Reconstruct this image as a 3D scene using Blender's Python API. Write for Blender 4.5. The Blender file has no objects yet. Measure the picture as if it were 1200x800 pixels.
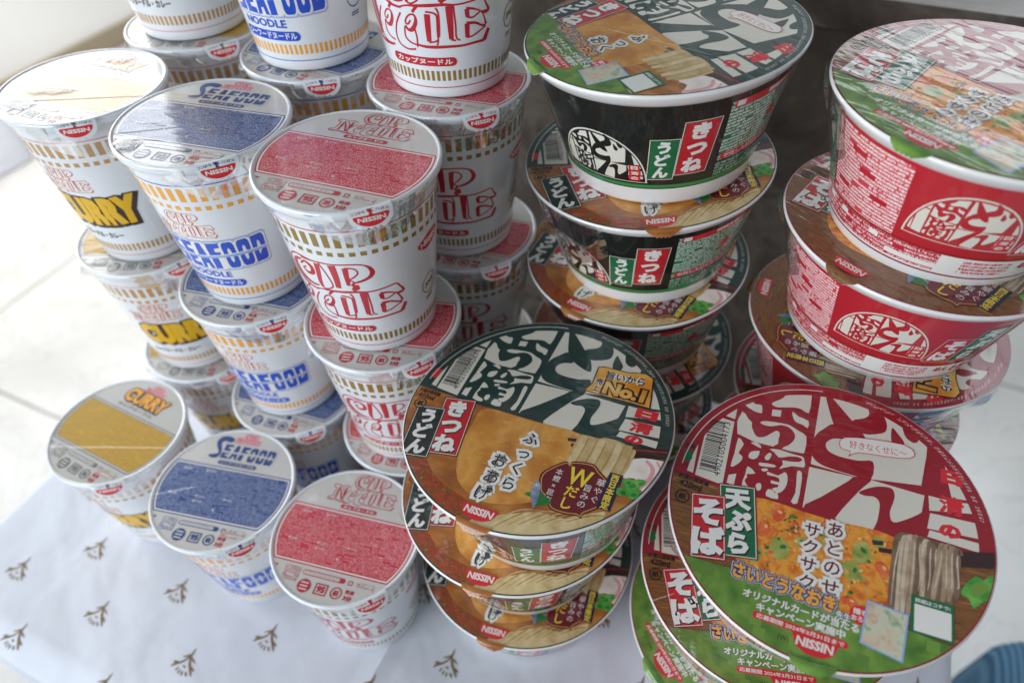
import bpy, bmesh, math, random
from math import radians as R, sin, cos, pi
from mathutils import Vector, Matrix
from mathutils.geometry import tessellate_polygon

random.seed(7)
SC = bpy.context.scene
COL = SC.collection

# ------------------------------------------------------------------ camera
PITCH, ROLL, CAMH, FPX = 0.8137280, -0.0326526, 0.5128847, 815.117
cam = bpy.data.cameras.new('camera')
cam_ob = bpy.data.objects.new('camera', cam)
COL.objects.link(cam_ob)
SC.camera = cam_ob
_f = Vector((0, cos(PITCH), -sin(PITCH)))
_u = Vector((0, sin(PITCH), cos(PITCH)))
_x = Vector((1, 0, 0))
_rx = cos(ROLL) * _x + sin(ROLL) * _u
_uy = -sin(ROLL) * _x + cos(ROLL) * _u
cam_ob.matrix_world = Matrix(((_rx.x, _uy.x, -_f.x, 0), (_rx.y, _uy.y, -_f.y, 0), (_rx.z, _uy.z, -_f.z, CAMH), (0, 0, 0, 1)))
cam.sensor_width = 36
cam.lens = FPX / 1200 * 36
cam.clip_start = 0.01
cam.clip_end = 60
cam.dof.use_dof = True
cam.dof.focus_distance = 0.352
cam.dof.aperture_fstop = 5.0

# ------------------------------------------------------------------ light
W = bpy.data.worlds.new('World')
SC.world = W
W.use_nodes = True
W.node_tree.nodes['Background'].inputs[0].default_value = (0.80, 0.90, 1.0, 1)
W.node_tree.nodes['Background'].inputs[1].default_value = 0.20
SC.view_settings.view_transform = 'Standard'
SC.view_settings.look = 'None'
SC.view_settings.exposure = 0.25
SC.view_settings.gamma = 1.0
SC.cycles.transparent_max_bounces = 24

def area(name, loc, target, sx, sy, power, col, spread=180):
    l = bpy.data.lights.new(name, 'AREA')
    l.shape = 'RECTANGLE'
    l.size, l.size_y, l.energy, l.color = sx, sy, power, col
    l.spread = R(spread)
    o = bpy.data.objects.new(name, l)
    COL.objects.link(o)
    o.location = loc
    o.rotation_euler = (Vector(target) - Vector(loc)).to_track_quat('-Z', 'Y').to_euler()
    return o
# daylight: a wide shop window far left, softer light from behind the viewer's left shoulder, and a light over the right floor; two added fill lamps besides
area('window_light_left', (-1.96, 1.68, 1.0), (-0.2, 0.35, 0.15), 2.5, 1.3, 45, (0.96, 0.985, 1.0))
area('window_light_front', (-1.75, -1.05, 0.75), (-0.15, 0.3, 0.15), 1.8, 1.1, 46, (0.84, 0.925, 1.0))
area('left_floor_fill', (-1.08, 1.20, 2.3), (-1.55, 2.45, -0.62), 1.2, 1.2, 19, (1.0, 0.985, 0.97), 70)  # added fill lamp brightening the left floor and wall, not a doorway
area('window_light_right', (2.2, 1.6, 1.7), (1.0, 0.8, -0.72), 1.2, 1.2, 4, (0.85, 0.93, 1.0), 65)
area('lid_veil_fill', (1.9, 2.3, 1.25), (0.25, 0.3, 0.25), 1.6, 0.8, 9, (0.9, 0.95, 1.0))  # added lamp, reflected as a pale veil on the right lids; no window there

E1 = Vector((0.89838, -0.43921, 0))      # along the table front
E2 = Vector((0.43921, 0.89838, 0))       # away from the viewer
YAW = math.atan2(E1.y, E1.x)
def tw(a, b, z=0.0):
    return E1 * a + E2 * b + Vector((0, 0, z))

# ------------------------------------------------------------------ materials
def lin(h):
    out = []
    for i in (0, 2, 4):
        c = int(h[i:i + 2], 16) / 255
        out.append(c / 12.92 if c <= 0.04045 else ((c + 0.055) / 1.055) ** 2.4)
    return (*out, 1.0)
MATS = {}
class NT:
    def __init__(s, m):
        s.t = m.node_tree
        s.n = s.t.nodes
    def new(s, typ, ins=None, **kw):
        nd = s.n.new(typ)
        for k, v in kw.items():
            setattr(nd, k, v)
        for k, v in (ins or {}).items():
            s.set(nd.inputs[k], v)
        return nd
    def set(s, sock, v):
        if isinstance(v, bpy.types.NodeSocket):
            s.t.links.new(v, sock)
        else:
            sock.default_value = v
    def math(s, op, a, b=None, c=None):
        nd = s.n.new('ShaderNodeMath'); nd.operation = op
        for i, v in enumerate((a, b, c)):
            if v is not None:
                s.set(nd.inputs[i], v)
        return nd.outputs[0]
    def mix(s, fac, a, b):
        nd = s.n.new('ShaderNodeMix'); nd.data_type = 'RGBA'
        s.set(nd.inputs[0], fac); s.set(nd.inputs[6], a); s.set(nd.inputs[7], b)
        return nd.outputs[2]
    def ramp(s, fac, stops):
        nd = s.n.new('ShaderNodeValToRGB')
        s.set(nd.inputs[0], fac)
        el = nd.color_ramp.elements
        while len(el) > 1:
            el.remove(el[-1])
        for i, (p, c) in enumerate(stops):
            e = el[0] if i == 0 else el.new(p)
            e.position = p; e.color = c
        return nd.outputs[0]
def mat(name):
    m = bpy.data.materials.new(name)
    m.use_nodes = True
    t = NT(m)
    return m, t, t.n['Principled BSDF']

def film_coat(t, p, amount=1.0):
    """clear shrink wrap lying tight on the print: a glossy coat with its own wrinkles"""
    tc = t.new('ShaderNodeTexCoord')
    oi = t.new('ShaderNodeObjectInfo')
    off = t.new('ShaderNodeVectorMath', {0: tc.outputs['Object']}, operation='ADD')
    rnd = t.math('MULTIPLY', oi.outputs['Random'], 3.0)
    cv = t.new('ShaderNodeCombineXYZ', {0: rnd, 1: rnd, 2: rnd})
    t.set(off.inputs[1], cv.outputs[0])
    mp = t.new('ShaderNodeMapping', {0: off.outputs[0], 3: (26, 95, 40)})
    mp.inputs['Rotation'].default_value = (0, 0, 0.6)
    n1 = t.new('ShaderNodeTexNoise', {0: mp.outputs[0], 'Scale': 1.0, 'Detail': 3.0, 'Distortion': 0.6})
    n2 = t.new('ShaderNodeTexNoise', {0: off.outputs[0], 'Scale': 17.0, 'Detail': 1.0})
    h = t.math('ADD', t.math('MULTIPLY', n1.outputs[0], 0.42), t.math('MULTIPLY', n2.outputs[0], 1.1))
    sp = t.new('ShaderNodeSeparateXYZ', {0: tc.outputs['Object']})
    d = t.math('ADD', t.math('ADD', t.math('MULTIPLY', sp.outputs[0], 0.42), t.math('MULTIPLY', sp.outputs[1], -0.90)), t.math('MULTIPLY_ADD', oi.outputs['Random'], 0.03, -0.02))
    d = t.math('ADD', d, t.math('MULTIPLY', n2.outputs[0], 0.003))
    seam = t.math('MAXIMUM', t.math('SUBTRACT', 1.0, t.math('MULTIPLY', t.math('ABSOLUTE', d), 1400.0)), 0.0)
    h = t.math('ADD', h, t.math('MULTIPLY', seam, 0.22))
    b = t.new('ShaderNodeBump', {'Height': h, 'Strength': 0.36, 'Distance': 0.004})
    p.inputs['Coat Weight'].default_value = amount
    p.inputs['Coat Roughness'].default_value = 0.07
    p.inputs['Coat IOR'].default_value = 1.52
    t.set(p.inputs['Coat Normal'], b.outputs[0])

def plain(name, hexcol, rough=0.5, coat=0.0, spec=0.3, mottled=0.0):
    m, t, p = mat(name)
    c = lin(hexcol)
    p.inputs['Roughness'].default_value = rough
    p.inputs['Specular IOR Level'].default_value = spec
    tc = t.new('ShaderNodeTexCoord')
    n = t.new('ShaderNodeTexNoise', {0: tc.outputs['Object'], 'Scale': 60.0, 'Detail': 4.0})
    k = mottled or 0.04
    t.set(p.inputs['Base Color'], t.mix(n.outputs[0], tuple(x * (1 - k) for x in c[:3]) + (1,), tuple(min(1, x * (1 + k)) for x in c[:3]) + (1,)))
    if coat:
        film_coat(t, p, coat)
    MATS[name] = m
    return m

def uvmm(t):
    u = t.new('ShaderNodeUVMap', uv_map='art')
    return u.outputs[0]

def microtext(name, ink, paper, row=1.35, ch=0.62, dens=0.42, coat=0.8, gap=0.34):
    """lines of print too fine to read"""
    m, t, p = mat(name)
    s = t.new('ShaderNodeSeparateXYZ', {0: uvmm(t)})
    x, y = s.outputs[0], s.outputs[1]
    ry = t.math('DIVIDE', y, row)
    ri = t.math('FLOOR', ry)
    rf = t.math('FRACT', ry)
    inrow = t.math('GREATER_THAN', rf, gap)
    def wn(a, b, seed):
        v = t.new('ShaderNodeCombineXYZ', {0: a, 1: b, 2: seed})
        return t.new('ShaderNodeTexWhiteNoise', {0: v.outputs[0]}, noise_dimensions='3D').outputs[0]
    fine = wn(t.math('FLOOR', t.math('DIVIDE', x, ch * 0.36)), t.math('FLOOR', t.math('DIVIDE', y, row * 0.17)), 1.0)
    strokes = t.math('LESS_THAN', fine, dens + 0.16)
    char = wn(t.math('FLOOR', t.math('DIVIDE', x, ch)), ri, 2.0)
    ok = t.math('LESS_THAN', char, 0.93)
    para = wn(t.math('FLOOR', t.math('DIVIDE', x, 5.0)), t.math('FLOOR', t.math('DIVIDE', ri, 1.0)), 3.0)
    ok2 = t.math('LESS_THAN', para, 0.95)
    msk = t.math('MULTIPLY', t.math('MULTIPLY', inrow, strokes), t.math('MULTIPLY', ok, ok2))
    t.set(p.inputs['Base Color'], t.mix(msk, lin(paper), lin(ink)))
    p.inputs['Roughness'].default_value = 0.5
    p.inputs['Specular IOR Level'].default_value = 0.3
    film_coat(t, p, coat)
    MATS[name] = m

def printed(name, stops, scale=0.12, detail=5, distort=0.6, stretch=(1, 1), rot=0.0, coat=0.8, kind='noise'):
    """a printed food photograph: mottled colours fixed to the artwork's own millimetres"""
    m, t, p = mat(name)
    mp = t.new('ShaderNodeMapping', {0: uvmm(t)})
    mp.inputs['Rotation'].default_value = (0, 0, rot)
    mp.inputs['Scale'].default_value = (stretch[0], stretch[1], 1)
    if kind == 'noise':
        n = t.new('ShaderNodeTexNoise', {0: mp.outputs[0], 'Scale': scale, 'Detail': detail, 'Distortion': distort}).outputs[0]
    else:
        n = t.new('ShaderNodeTexVoronoi', {0: mp.outputs[0], 'Scale': scale}).outputs[0]
    t.set(p.inputs['Base Color'], t.ramp(n, [(a, lin(b)) for a, b in stops]))
    p.inputs['Roughness'].default_value = 0.5
    p.inputs['Specular IOR Level'].default_value = 0.3
    film_coat(t, p, coat)
    MATS[name] = m

C8 = 0.8
for nm, hx in dict(white_print='E9E6DF', cream='DCD6C8', red='C01C30', deep_red='9A1526', maroon='6B1420', pink='E0808C', pale_pink='E6B4BA',
                   gold='94762A', amber='EFA63C', tan='C2935C', blue='1F4FC4', mid_blue='3A62B8', navy='24407E', light_blue='8FB0E0',
                   curry_yellow='E8B40E', curry_dark='3A2620', ink='201C1A', grey_ink='6E6A66', lid_grey='BDB8B0', silver='C9C5BD',
                   forest='1C3A34', leaf='2E8A45', box_green='12693F', box_black='1D2A26', box_red='C4222C', navy_box='1A2140', yellow_ink='F0CE3A',
                   orange_badge='E09022', pale_orange='F3C36A', olive='5C7C34', gold_line='C9A24A', noodle='E3CFA0', noodle_dark='C9A867',
                   noodle_mid='D6BB84', soba='A88E74', soba_dark='7E6450', soba_light='C4AE96', chop='3A1F1C', kamaboko='EBDDD2', blush='E3A2A0',
                   scallion='3F9A34', scallion_dark='22702A', shrimp='D8502A', pea='9AA04A', bright_red='D92430', lime='72963C', lime_dark='5E8432',
                   fish='6F7890', brown_red='8A2A22', sky_green='B8CFA0', card_tan='D8C0A4').items():
    plain(nm, hx, 0.5, C8)
plain('cup_paper', 'E6E8EA', 0.35, 0.9, 0.4, 0.015)
plain('bowl_white', 'E8E6E4', 0.35, 0.9, 0.4, 0.02)
plain('bowl_black', '131815', 0.4, 0.9)
plain('bowl_red', 'B8242F', 0.4, 0.9)
plain('lid_paper', 'CBC7C0', 0.5, 0.9, 0.3, 0.03)
plain('lid_foil', 'BDBAB4', 0.35, 0.9, 0.5, 0.04)
microtext('panel_red', 'EBC9C8', 'C81C34', 1.15, 0.55, 0.16)
microtext('panel_blue', 'BFC6D8', '24427F', 1.15, 0.55, 0.14)
microtext('panel_gold', '6E5420', 'C79A26', 1.15, 0.55, 0.16)
microtext('text_red', 'B5283C', 'C8C3BC', 1.3, 0.6, 0.5)
microtext('text_blue', '31508C', 'C8C3BC', 1.3, 0.6, 0.5)
microtext('text_grey', '5E5A58', 'BDB8B0', 1.3, 0.6, 0.5)
microtext('side_green', 'E4EFE6', '1E7A4A', 2.0, 0.8, 0.46)
microtext('side_green_dark', 'B8D8C4', '14603A', 2.1, 0.8, 0.3)
microtext('side_pink', 'F2DEDC', 'D2404C', 2.0, 0.8, 0.56)
microtext('side_red_on_white', 'C42434', 'E9DEDC', 2.3, 0.8, 0.5)
microtext('side_red_strip', 'F0E0DE', 'C2283A', 2.4, 0.9, 0.3)
microtext('edge_text', 'B9B7AC', '1C3A34', 1.6, 0.7, 0.34)
microtext('edge_text_red', 'D9B9B4', '9A1526', 1.6, 0.7, 0.34)
printed('fried_tofu', [(0.28, 'AA621E'), (0.45, 'CB8632'), (0.55, 'DA9E4A'), (0.63, 'CE8C3C'), (0.8, 'EBC486')], 0.055, 9, 0.25)
printed('broth', [(0.3, '82441A'), (0.5, 'A86426'), (0.62, 'BE8038'), (0.8, '945422')], 0.045, 6, 0.5, (1, 2.2), 0.3)
printed('spice', [(0.3, '7A2E14'), (0.45, 'A8481E'), (0.55, '8A3414'), (0.63, '5A5A20'), (0.70, 'C27A34'), (0.82, '9A3A1C')], 0.34, 6, 0.5)
printed('wood_table', [(0.3, '5A3318'), (0.48, '8A5A2C'), (0.56, '6A3E1C'), (0.7, 'A87440')], 0.05, 5, 1.2, (1, 9), 0.15)
printed('tempura', [(0.28, 'B8501A'), (0.42, 'DE7E22'), (0.54, 'EBA23A'), (0.64, 'D9661E'), (0.8, 'F2C060')], 0.13, 9, 0.3)
printed('grass_print', [(0.3, '4A7228'), (0.5, '668C34'), (0.65, '7A9C42'), (0.8, '557E2E')], 0.09, 3, 0.3)
printed('card_print', [(0.3, '8FA27C'), (0.45, 'C9CFB4'), (0.6, 'D8C0A4'), (0.75, 'B0A090')], 0.16, 3, 0.8)
printed('badge_gold', [(0.3, 'D88418'), (0.5, 'EBA53A'), (0.7, 'F4C878')], 0.05, 2, 0.2, (1, 2))

def film_mat():
    m, t, p = mat('wrap_film')
    t.n.remove(p)
    tc = t.new('ShaderNodeTexCoord')
    n = t.new('ShaderNodeTexNoise', {0: tc.outputs['Object'], 'Scale': 90.0, 'Detail': 1.5, 'Distortion': 0.5})
    b = t.new('ShaderNodeBump', {'Height': n.outputs[0], 'Strength': 0.16, 'Distance': 0.002})
    fr = t.new('ShaderNodeFresnel', {'IOR': 1.42, 'Normal': b.outputs[0]})
    gl = t.new('ShaderNodeBsdfGlossy', {'Color': (1, 1, 1, 1), 'Roughness': 0.08, 'Normal': b.outputs[0]})
    tr = t.new('ShaderNodeBsdfTransparent', {'Color': (0.97, 0.975, 0.98, 1)})
    mx = t.new('ShaderNodeMixShader', {0: t.math('MINIMUM', t.math('MULTIPLY', fr.outputs[0], 0.62), 0.55), 1: tr.outputs[0], 2: gl.outputs[0]})
    t.t.links.new(mx.outputs[0], t.n['Material Output'].inputs[0])
    MATS['wrap_film'] = m
film_mat()

# printed food: mottled rather than flat
for nm, a, b, c in (('shrimp', 'B5381A', 'DB5A2E', 'F2935A'), ('pea', '6E7A34', '9AA24C', 'C4C27A'), ('scallion', '2C8228', '49A23C', '86C45C'), ('scallion_dark', '1B5A22', '2A7430', '3F8C3A'),
                    ('noodle', 'BE9F68', 'D4BC88', 'E2D0A6'), ('noodle_mid', 'AE8C54', 'C4A66E', 'D4BC8A'), ('noodle_dark', '94703A', 'B08C4E', 'C0A066'),
                    ('soba', '8A7058', 'A88E74', 'C0AA90'), ('soba_light', 'A89078', 'C8B49A', 'DCCCB6'), ('soba_dark', '5C4636', '7A604C', '8E745E'),
                    ('kamaboko', 'DCCBBE', 'EFE2D8', 'F4EAE2'), ('fish', '4C5870', '76849E', 'B0BACA'), ('pale_orange', 'DE9A48', 'F0BE6C', 'F6D498')):
    printed(nm, [(0.22, a), (0.5, b), (0.8, c)], 0.16, 3, 0.4, (1, 1), 0.5)

# ------------------------------------------------------------------ flat artwork (millimetres), later wrapped on lids and walls
_tcache = {}
def _text_mesh(s, fill, res):
    c = bpy.data.curves.new('lettering', 'FONT')
    c.body, c.resolution_u, c.dimensions, c.fill_mode = s, res, '2D', fill
    o = bpy.data.objects.new('lettering', c)
    COL.objects.link(o)
    bpy.context.view_layer.update()
    e = o.evaluated_get(bpy.context.evaluated_depsgraph_get())
    m = e.to_mesh()
    out = [(v.co.x, v.co.y) for v in m.vertices], [tuple(p.vertices) for p in m.polygons], [tuple(x.vertices) for x in m.edges]
    e.to_mesh_clear()
    bpy.data.objects.remove(o)
    bpy.data.curves.remove(c)
    return out
def _loops(vs, es):
    nb = {}
    for p, q in es:
        nb.setdefault(p, []).append(q); nb.setdefault(q, []).append(p)
    seen, L = set(), []
    for st in nb:
        if st in seen:
            continue
        l, cur, prev = [st], st, None
        seen.add(st)
        while True:
            nx = [k for k in nb[cur] if k != prev and (k not in seen)]
            if not nx:
                break
            prev, cur = cur, nx[0]
            seen.add(cur); l.append(cur)
        if len(l) > 2:
            q = [vs[k] for k in l]
            r = [p for k, p in enumerate(q) if math.dist(p, q[k - 1]) > 1e-4]
            if len(r) > 2:
                L.append(r)
    return L
def _inside(x, y, loops):
    n = False
    for q in loops:
        for k in range(len(q)):
            (x0, y0), (x1, y1) = q[k - 1], q[k]
            if (y0 > y) != (y1 > y) and x < (x1 - x0) * (y - y0) / (y1 - y0) + x0:
                n = not n
    return n
def glyphs(s, bold=0.0, res=2):
    """lettering as faces; bold grows every outline outwards by that share of an em"""
    k = (s, round(bold, 4), res)
    if k in _tcache:
        return _tcache[k]
    vs, fs, _ = _text_mesh(s, 'FRONT', res)
    vs, fs = list(vs), list(fs)
    if bold > 0:
        ov, _, oe = _text_mesh(s, 'NONE', res)
        loops = _loops(ov, oe)
        for q in loops:
            n = len(q)
            (ax, ay), (bx, by) = q[0], q[1]
            dx, dy = bx - ax, by - ay
            l = math.hypot(dx, dy)
            e = 0.002
            sgn = -1 if _inside((ax + bx) / 2 - dy / l * e, (ay + by) / 2 + dx / l * e, loops) else 1
            nm = []
            for i in range(n):
                (x0, y0), (x1, y1) = q[i], q[(i + 1) % n]
                l = math.hypot(x1 - x0, y1 - y0) or 1
                nm.append((-(y1 - y0) / l * sgn, (x1 - x0) / l * sgn))
            b0 = len(vs)
            for i in range(n):
                n0, n1 = nm[i - 1], nm[i]
                mx, my = n0[0] + n1[0], n0[1] + n1[1]
                d = (mx * mx + my * my) / 2
                f = bold * min(1.0 / max(d, 0.25), 1.9)
                vs.append(q[i]); vs.append((q[i][0] + mx * f, q[i][1] + my * f))
            for i in range(n):
                j = (i + 1) % n
                fs.append((b0 + 2 * i, b0 + 2 * j, b0 + 2 * j + 1, b0 + 2 * i + 1))
    if not vs:
        vs, fs = [(0, 0)], []
    xs, ys = [v[0] for v in vs], [v[1] for v in vs]
    _tcache[k] = (vs, fs, (min(xs), min(ys), max(xs), max(ys)))
    return _tcache[k]

class Art:
    def __init__(s):
        s.items = []                 # (material, verts, faces)
    def raw(s, mt, vs, fs):
        s.items.append((mt, vs, fs))
    def poly(s, mt, pts, holes=()):
        pts = [tuple(p) for p in pts]
        loops = [[Vector((x, y, 0)) for x, y in l] for l in (pts, *holes)]
        tri = tessellate_polygon(loops)
        vs = [(v.x, v.y) for l in loops for v in l]
        s.raw(mt, vs, [tuple(t) for t in tri])
    def smooth(s, mt, pts, n=4):
        """closed Catmull-Rom outline"""
        q, L = [], len(pts)
        for i in range(L):
            p0, p1, p2, p3 = (pts[(i + k - 1) % L] for k in range(4))
            for j in range(n):
                t = j / n
                q.append(tuple(0.5 * (2 * p1[d] + (p2[d] - p0[d]) * t + (2 * p0[d] - 5 * p1[d] + 4 * p2[d] - p3[d]) * t * t
                                      + (3 * p1[d] - p0[d] - 3 * p2[d] + p3[d]) * t ** 3) for d in (0, 1)))
        s.poly(mt, q)
    def rect(s, mt, x0, y0, x1, y1, rot=0.0, skew=0.0):
        cx, cy = (x0 + x1) / 2, (y0 + y1) / 2
        s.poly(mt, [turn(x, y, cx, cy, rot, skew) for x, y in ((x0, y0), (x1, y0), (x1, y1), (x0, y1))])
    def rects(s, mt, R4):
        vs, fs = [], []
        for x0, y0, x1, y1 in R4:
            k = len(vs)
            vs += [(x0, y0), (x1, y0), (x1, y1), (x0, y1)]
            fs.append((k, k + 1, k + 2, k + 3))
        s.raw(mt, vs, fs)
    def frame(s, mt, x0, y0, x1, y1, w, rot=0.0):
        cx, cy = (x0 + x1) / 2, (y0 + y1) / 2
        o = [turn(x, y, cx, cy, rot) for x, y in ((x0, y0), (x1, y0), (x1, y1), (x0, y1))]
        i = [turn(x, y, cx, cy, rot) for x, y in ((x0 + w, y0 + w), (x1 - w, y0 + w), (x1 - w, y1 - w), (x0 + w, y1 - w))]
        s.raw(mt, o + i, [(0, 1, 5, 4), (1, 2, 6, 5), (2, 3, 7, 6), (3, 0, 4, 7)])
    def ring(s, mt, cx, cy, r0, r1, a0=0, a1=360, n=48):
        vs, fs = [], []
        for i in range(n + 1):
            a = R(a0 + (a1 - a0) * i / n)
            vs += [(cx + r0 * cos(a), cy + r0 * sin(a)), (cx + r1 * cos(a), cy + r1 * sin(a))]
            if i:
                k = 2 * i
                fs.append((k - 2, k - 1, k + 1, k))
        s.raw(mt, vs, fs)
    def disc(s, mt, cx, cy, rx, ry=None, rot=0.0, n=28, wob=0.0, seed=1):
        rnd = random.Random(seed)
        ry = ry or rx
        s.poly(mt, [turn(cx + rx * cos(2 * pi * i / n) * (1 + rnd.uniform(-wob, wob)), cy + ry * sin(2 * pi * i / n) * (1 + rnd.uniform(-wob, wob)), cx, cy, rot) for i in range(n)])
    def pill(s, mt, x0, y0, x1, y1, rot=0.0):
        r = (y1 - y0) / 2
        cx, cy = (x0 + x1) / 2, (y0 + y1) / 2
        p = [(x1 - r + r * cos(a), cy + r * sin(a)) for a in (R(-90 + 15 * i) for i in range(13))] + \
            [(x0 + r + r * cos(a), cy + r * sin(a)) for a in (R(90 + 15 * i) for i in range(13))]
        s.poly(mt, [turn(x, y, cx, cy, rot) for x, y in p])
    def stroke(s, mt, pts, ws, sub=3):
        """a brush line with a width at every point, smoothed"""
        if isinstance(ws, (int, float)):
            ws = [ws] * len(pts)
        P, L = [], len(pts)
        for i in range(L - 1):
            p0, p1, p2, p3 = pts[max(i - 1, 0)], pts[i], pts[i + 1], pts[min(i + 2, L - 1)]
            for j in range(sub):
                t = j / sub
                q = [0.5 * (2 * p1[d] + (p2[d] - p0[d]) * t + (2 * p0[d] - 5 * p1[d] + 4 * p2[d] - p3[d]) * t * t
                            + (3 * p1[d] - p0[d] - 3 * p2[d] + p3[d]) * t ** 3) for d in (0, 1)]
                P.append((q[0], q[1], ws[i] + (ws[i + 1] - ws[i]) * t))
        P.append((*pts[-1], ws[-1]))
        vs, fs = [], []
        for i, (x, y, w) in enumerate(P):
            a, b = P[max(i - 1, 0)], P[min(i + 1, len(P) - 1)]
            dx, dy = b[0] - a[0], b[1] - a[1]
            l = math.hypot(dx, dy) or 1
            nx, ny = -dy / l * w / 2, dx / l * w / 2
            vs += [(x + nx, y + ny), (x - nx, y - ny)]
            if i:
                k = 2 * i
                fs.append((k - 2, k - 1, k + 1, k))
        s.raw(mt, vs, fs)
    def text(s, mt, body, box, rot=0.0, bold=0.02, skew=0.0, res=2, fn=None):
        """lettering fitted to a box (x0, y0, x1, y1), turned about the box's middle"""
        vs, fs, (a, b, c, d) = glyphs(body, bold, res)
        x0, y0, x1, y1 = box
        cx, cy = (x0 + x1) / 2, (y0 + y1) / 2
        q = []
        for x, y in vs:
            px = x0 + (x - a) / max(c - a, 1e-6) * (x1 - x0)
            py = y0 + (y - b) / max(d - b, 1e-6) * (y1 - y0)
            p = turn(px, py, cx, cy, rot, skew)
            q.append(fn(*p) if fn else p)
        s.raw(mt, q, fs)
    def vtext(s, mt, body, cx, top, em, pitch, rot=0.0, bold=0.03, aspect=1.0, skew=0.0, res=2):
        """upright column of characters from the point (cx, top) downwards"""
        V, F = [], []
        for i, ch in enumerate(body):
            vs, fs, (a, b, c, d) = glyphs(ch, bold, res)
            mx = (a + c) / 2
            k = len(V)
            for x, y in vs:
                px, py = (x - mx) * em * aspect, (y - 0.38) * em - pitch * (i + 0.5)
                px += py * skew
                ca, sa = cos(rot), sin(rot)
                V.append((cx + px * ca - py * sa, top + px * sa + py * ca))
            F += [tuple(k + t for t in f) for f in fs]
        s.raw(mt, V, F)
    def htext(s, mt, body, x, y, em, rot=0.0, bold=0.02, res=2, aspect=1.0):
        vs, fs, bb = glyphs(body, bold, res)
        ca, sa = cos(rot), sin(rot)
        s.raw(mt, [(x + px * em * aspect * ca - py * em * sa, y + px * em * aspect * sa + py * em * ca) for px, py in vs], fs)
    def add(s, other, fn=lambda x, y: (x, y)):
        for mt, vs, fs in other.items:
            s.raw(mt, [fn(*v) for v in vs], fs)

def turn(x, y, cx, cy, rot=0.0, skew=0.0):
    x, y = x - cx, y - cy
    x += y * skew
    return cx + x * cos(rot) - y * sin(rot), cy + x * sin(rot) + y * cos(rot)

def clip_half(poly, nx, ny, d):
    """keep the side where nx*x + ny*y <= d"""
    out = []
    for i, p in enumerate(poly):
        q = poly[(i + 1) % len(poly)]
        a, b = nx * p[0] + ny * p[1] - d, nx * q[0] + ny * q[1] - d
        if a <= 0:
            out.append(p)
        if (a < 0 < b) or (b < 0 < a):
            t = a / (a - b)
            out.append((p[0] + (q[0] - p[0]) * t, p[1] + (q[1] - p[1]) * t))
    return out

def clip_circle(vs, fs, rad, n=96):
    if all(x * x + y * y <= rad * rad for x, y in vs):
        return vs, fs
    V, F = [], []
    for f in fs:
        p = [vs[i] for i in f]
        if any(x * x + y * y > rad * rad for x, y in p):
            for k in range(n):
                a = 2 * pi * k / n
                if any(x * cos(a) + y * sin(a) > rad for x, y in p):
                    p = clip_half(p, cos(a), sin(a), rad)
                    if len(p) < 3:
                        break
            if len(p) < 3:
                continue
        F.append(tuple(range(len(V), len(V) + len(p))))
        V += p
    return V, F

def clipped(art, rad):
    b = Art()
    for mt, vs, fs in art.items:
        v, f = clip_circle(vs, fs, rad)
        if f:
            b.raw(mt, v, f)
    return b

def slice_x(vs, fs, step):
    """cut every face along vertical lines so it can follow a curved wall"""
    V, F = [], []
    for f in fs:
        p = [vs[i] for i in f]
        x0, x1 = min(q[0] for q in p), max(q[0] for q in p)
        k0, k1 = math.floor(x0 / step), math.ceil(x1 / step)
        if k1 - k0 <= 1:
            F.append(tuple(range(len(V), len(V) + len(p))))
            V += p
            continue
        for k in range(k0, k1):
            c = clip_half(clip_half(p, 1, 0, (k + 1) * step), -1, 0, -k * step)
            if len(c) >= 3:
                F.append(tuple(range(len(V), len(V) + len(c))))
                V += c
    return V, F

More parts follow.
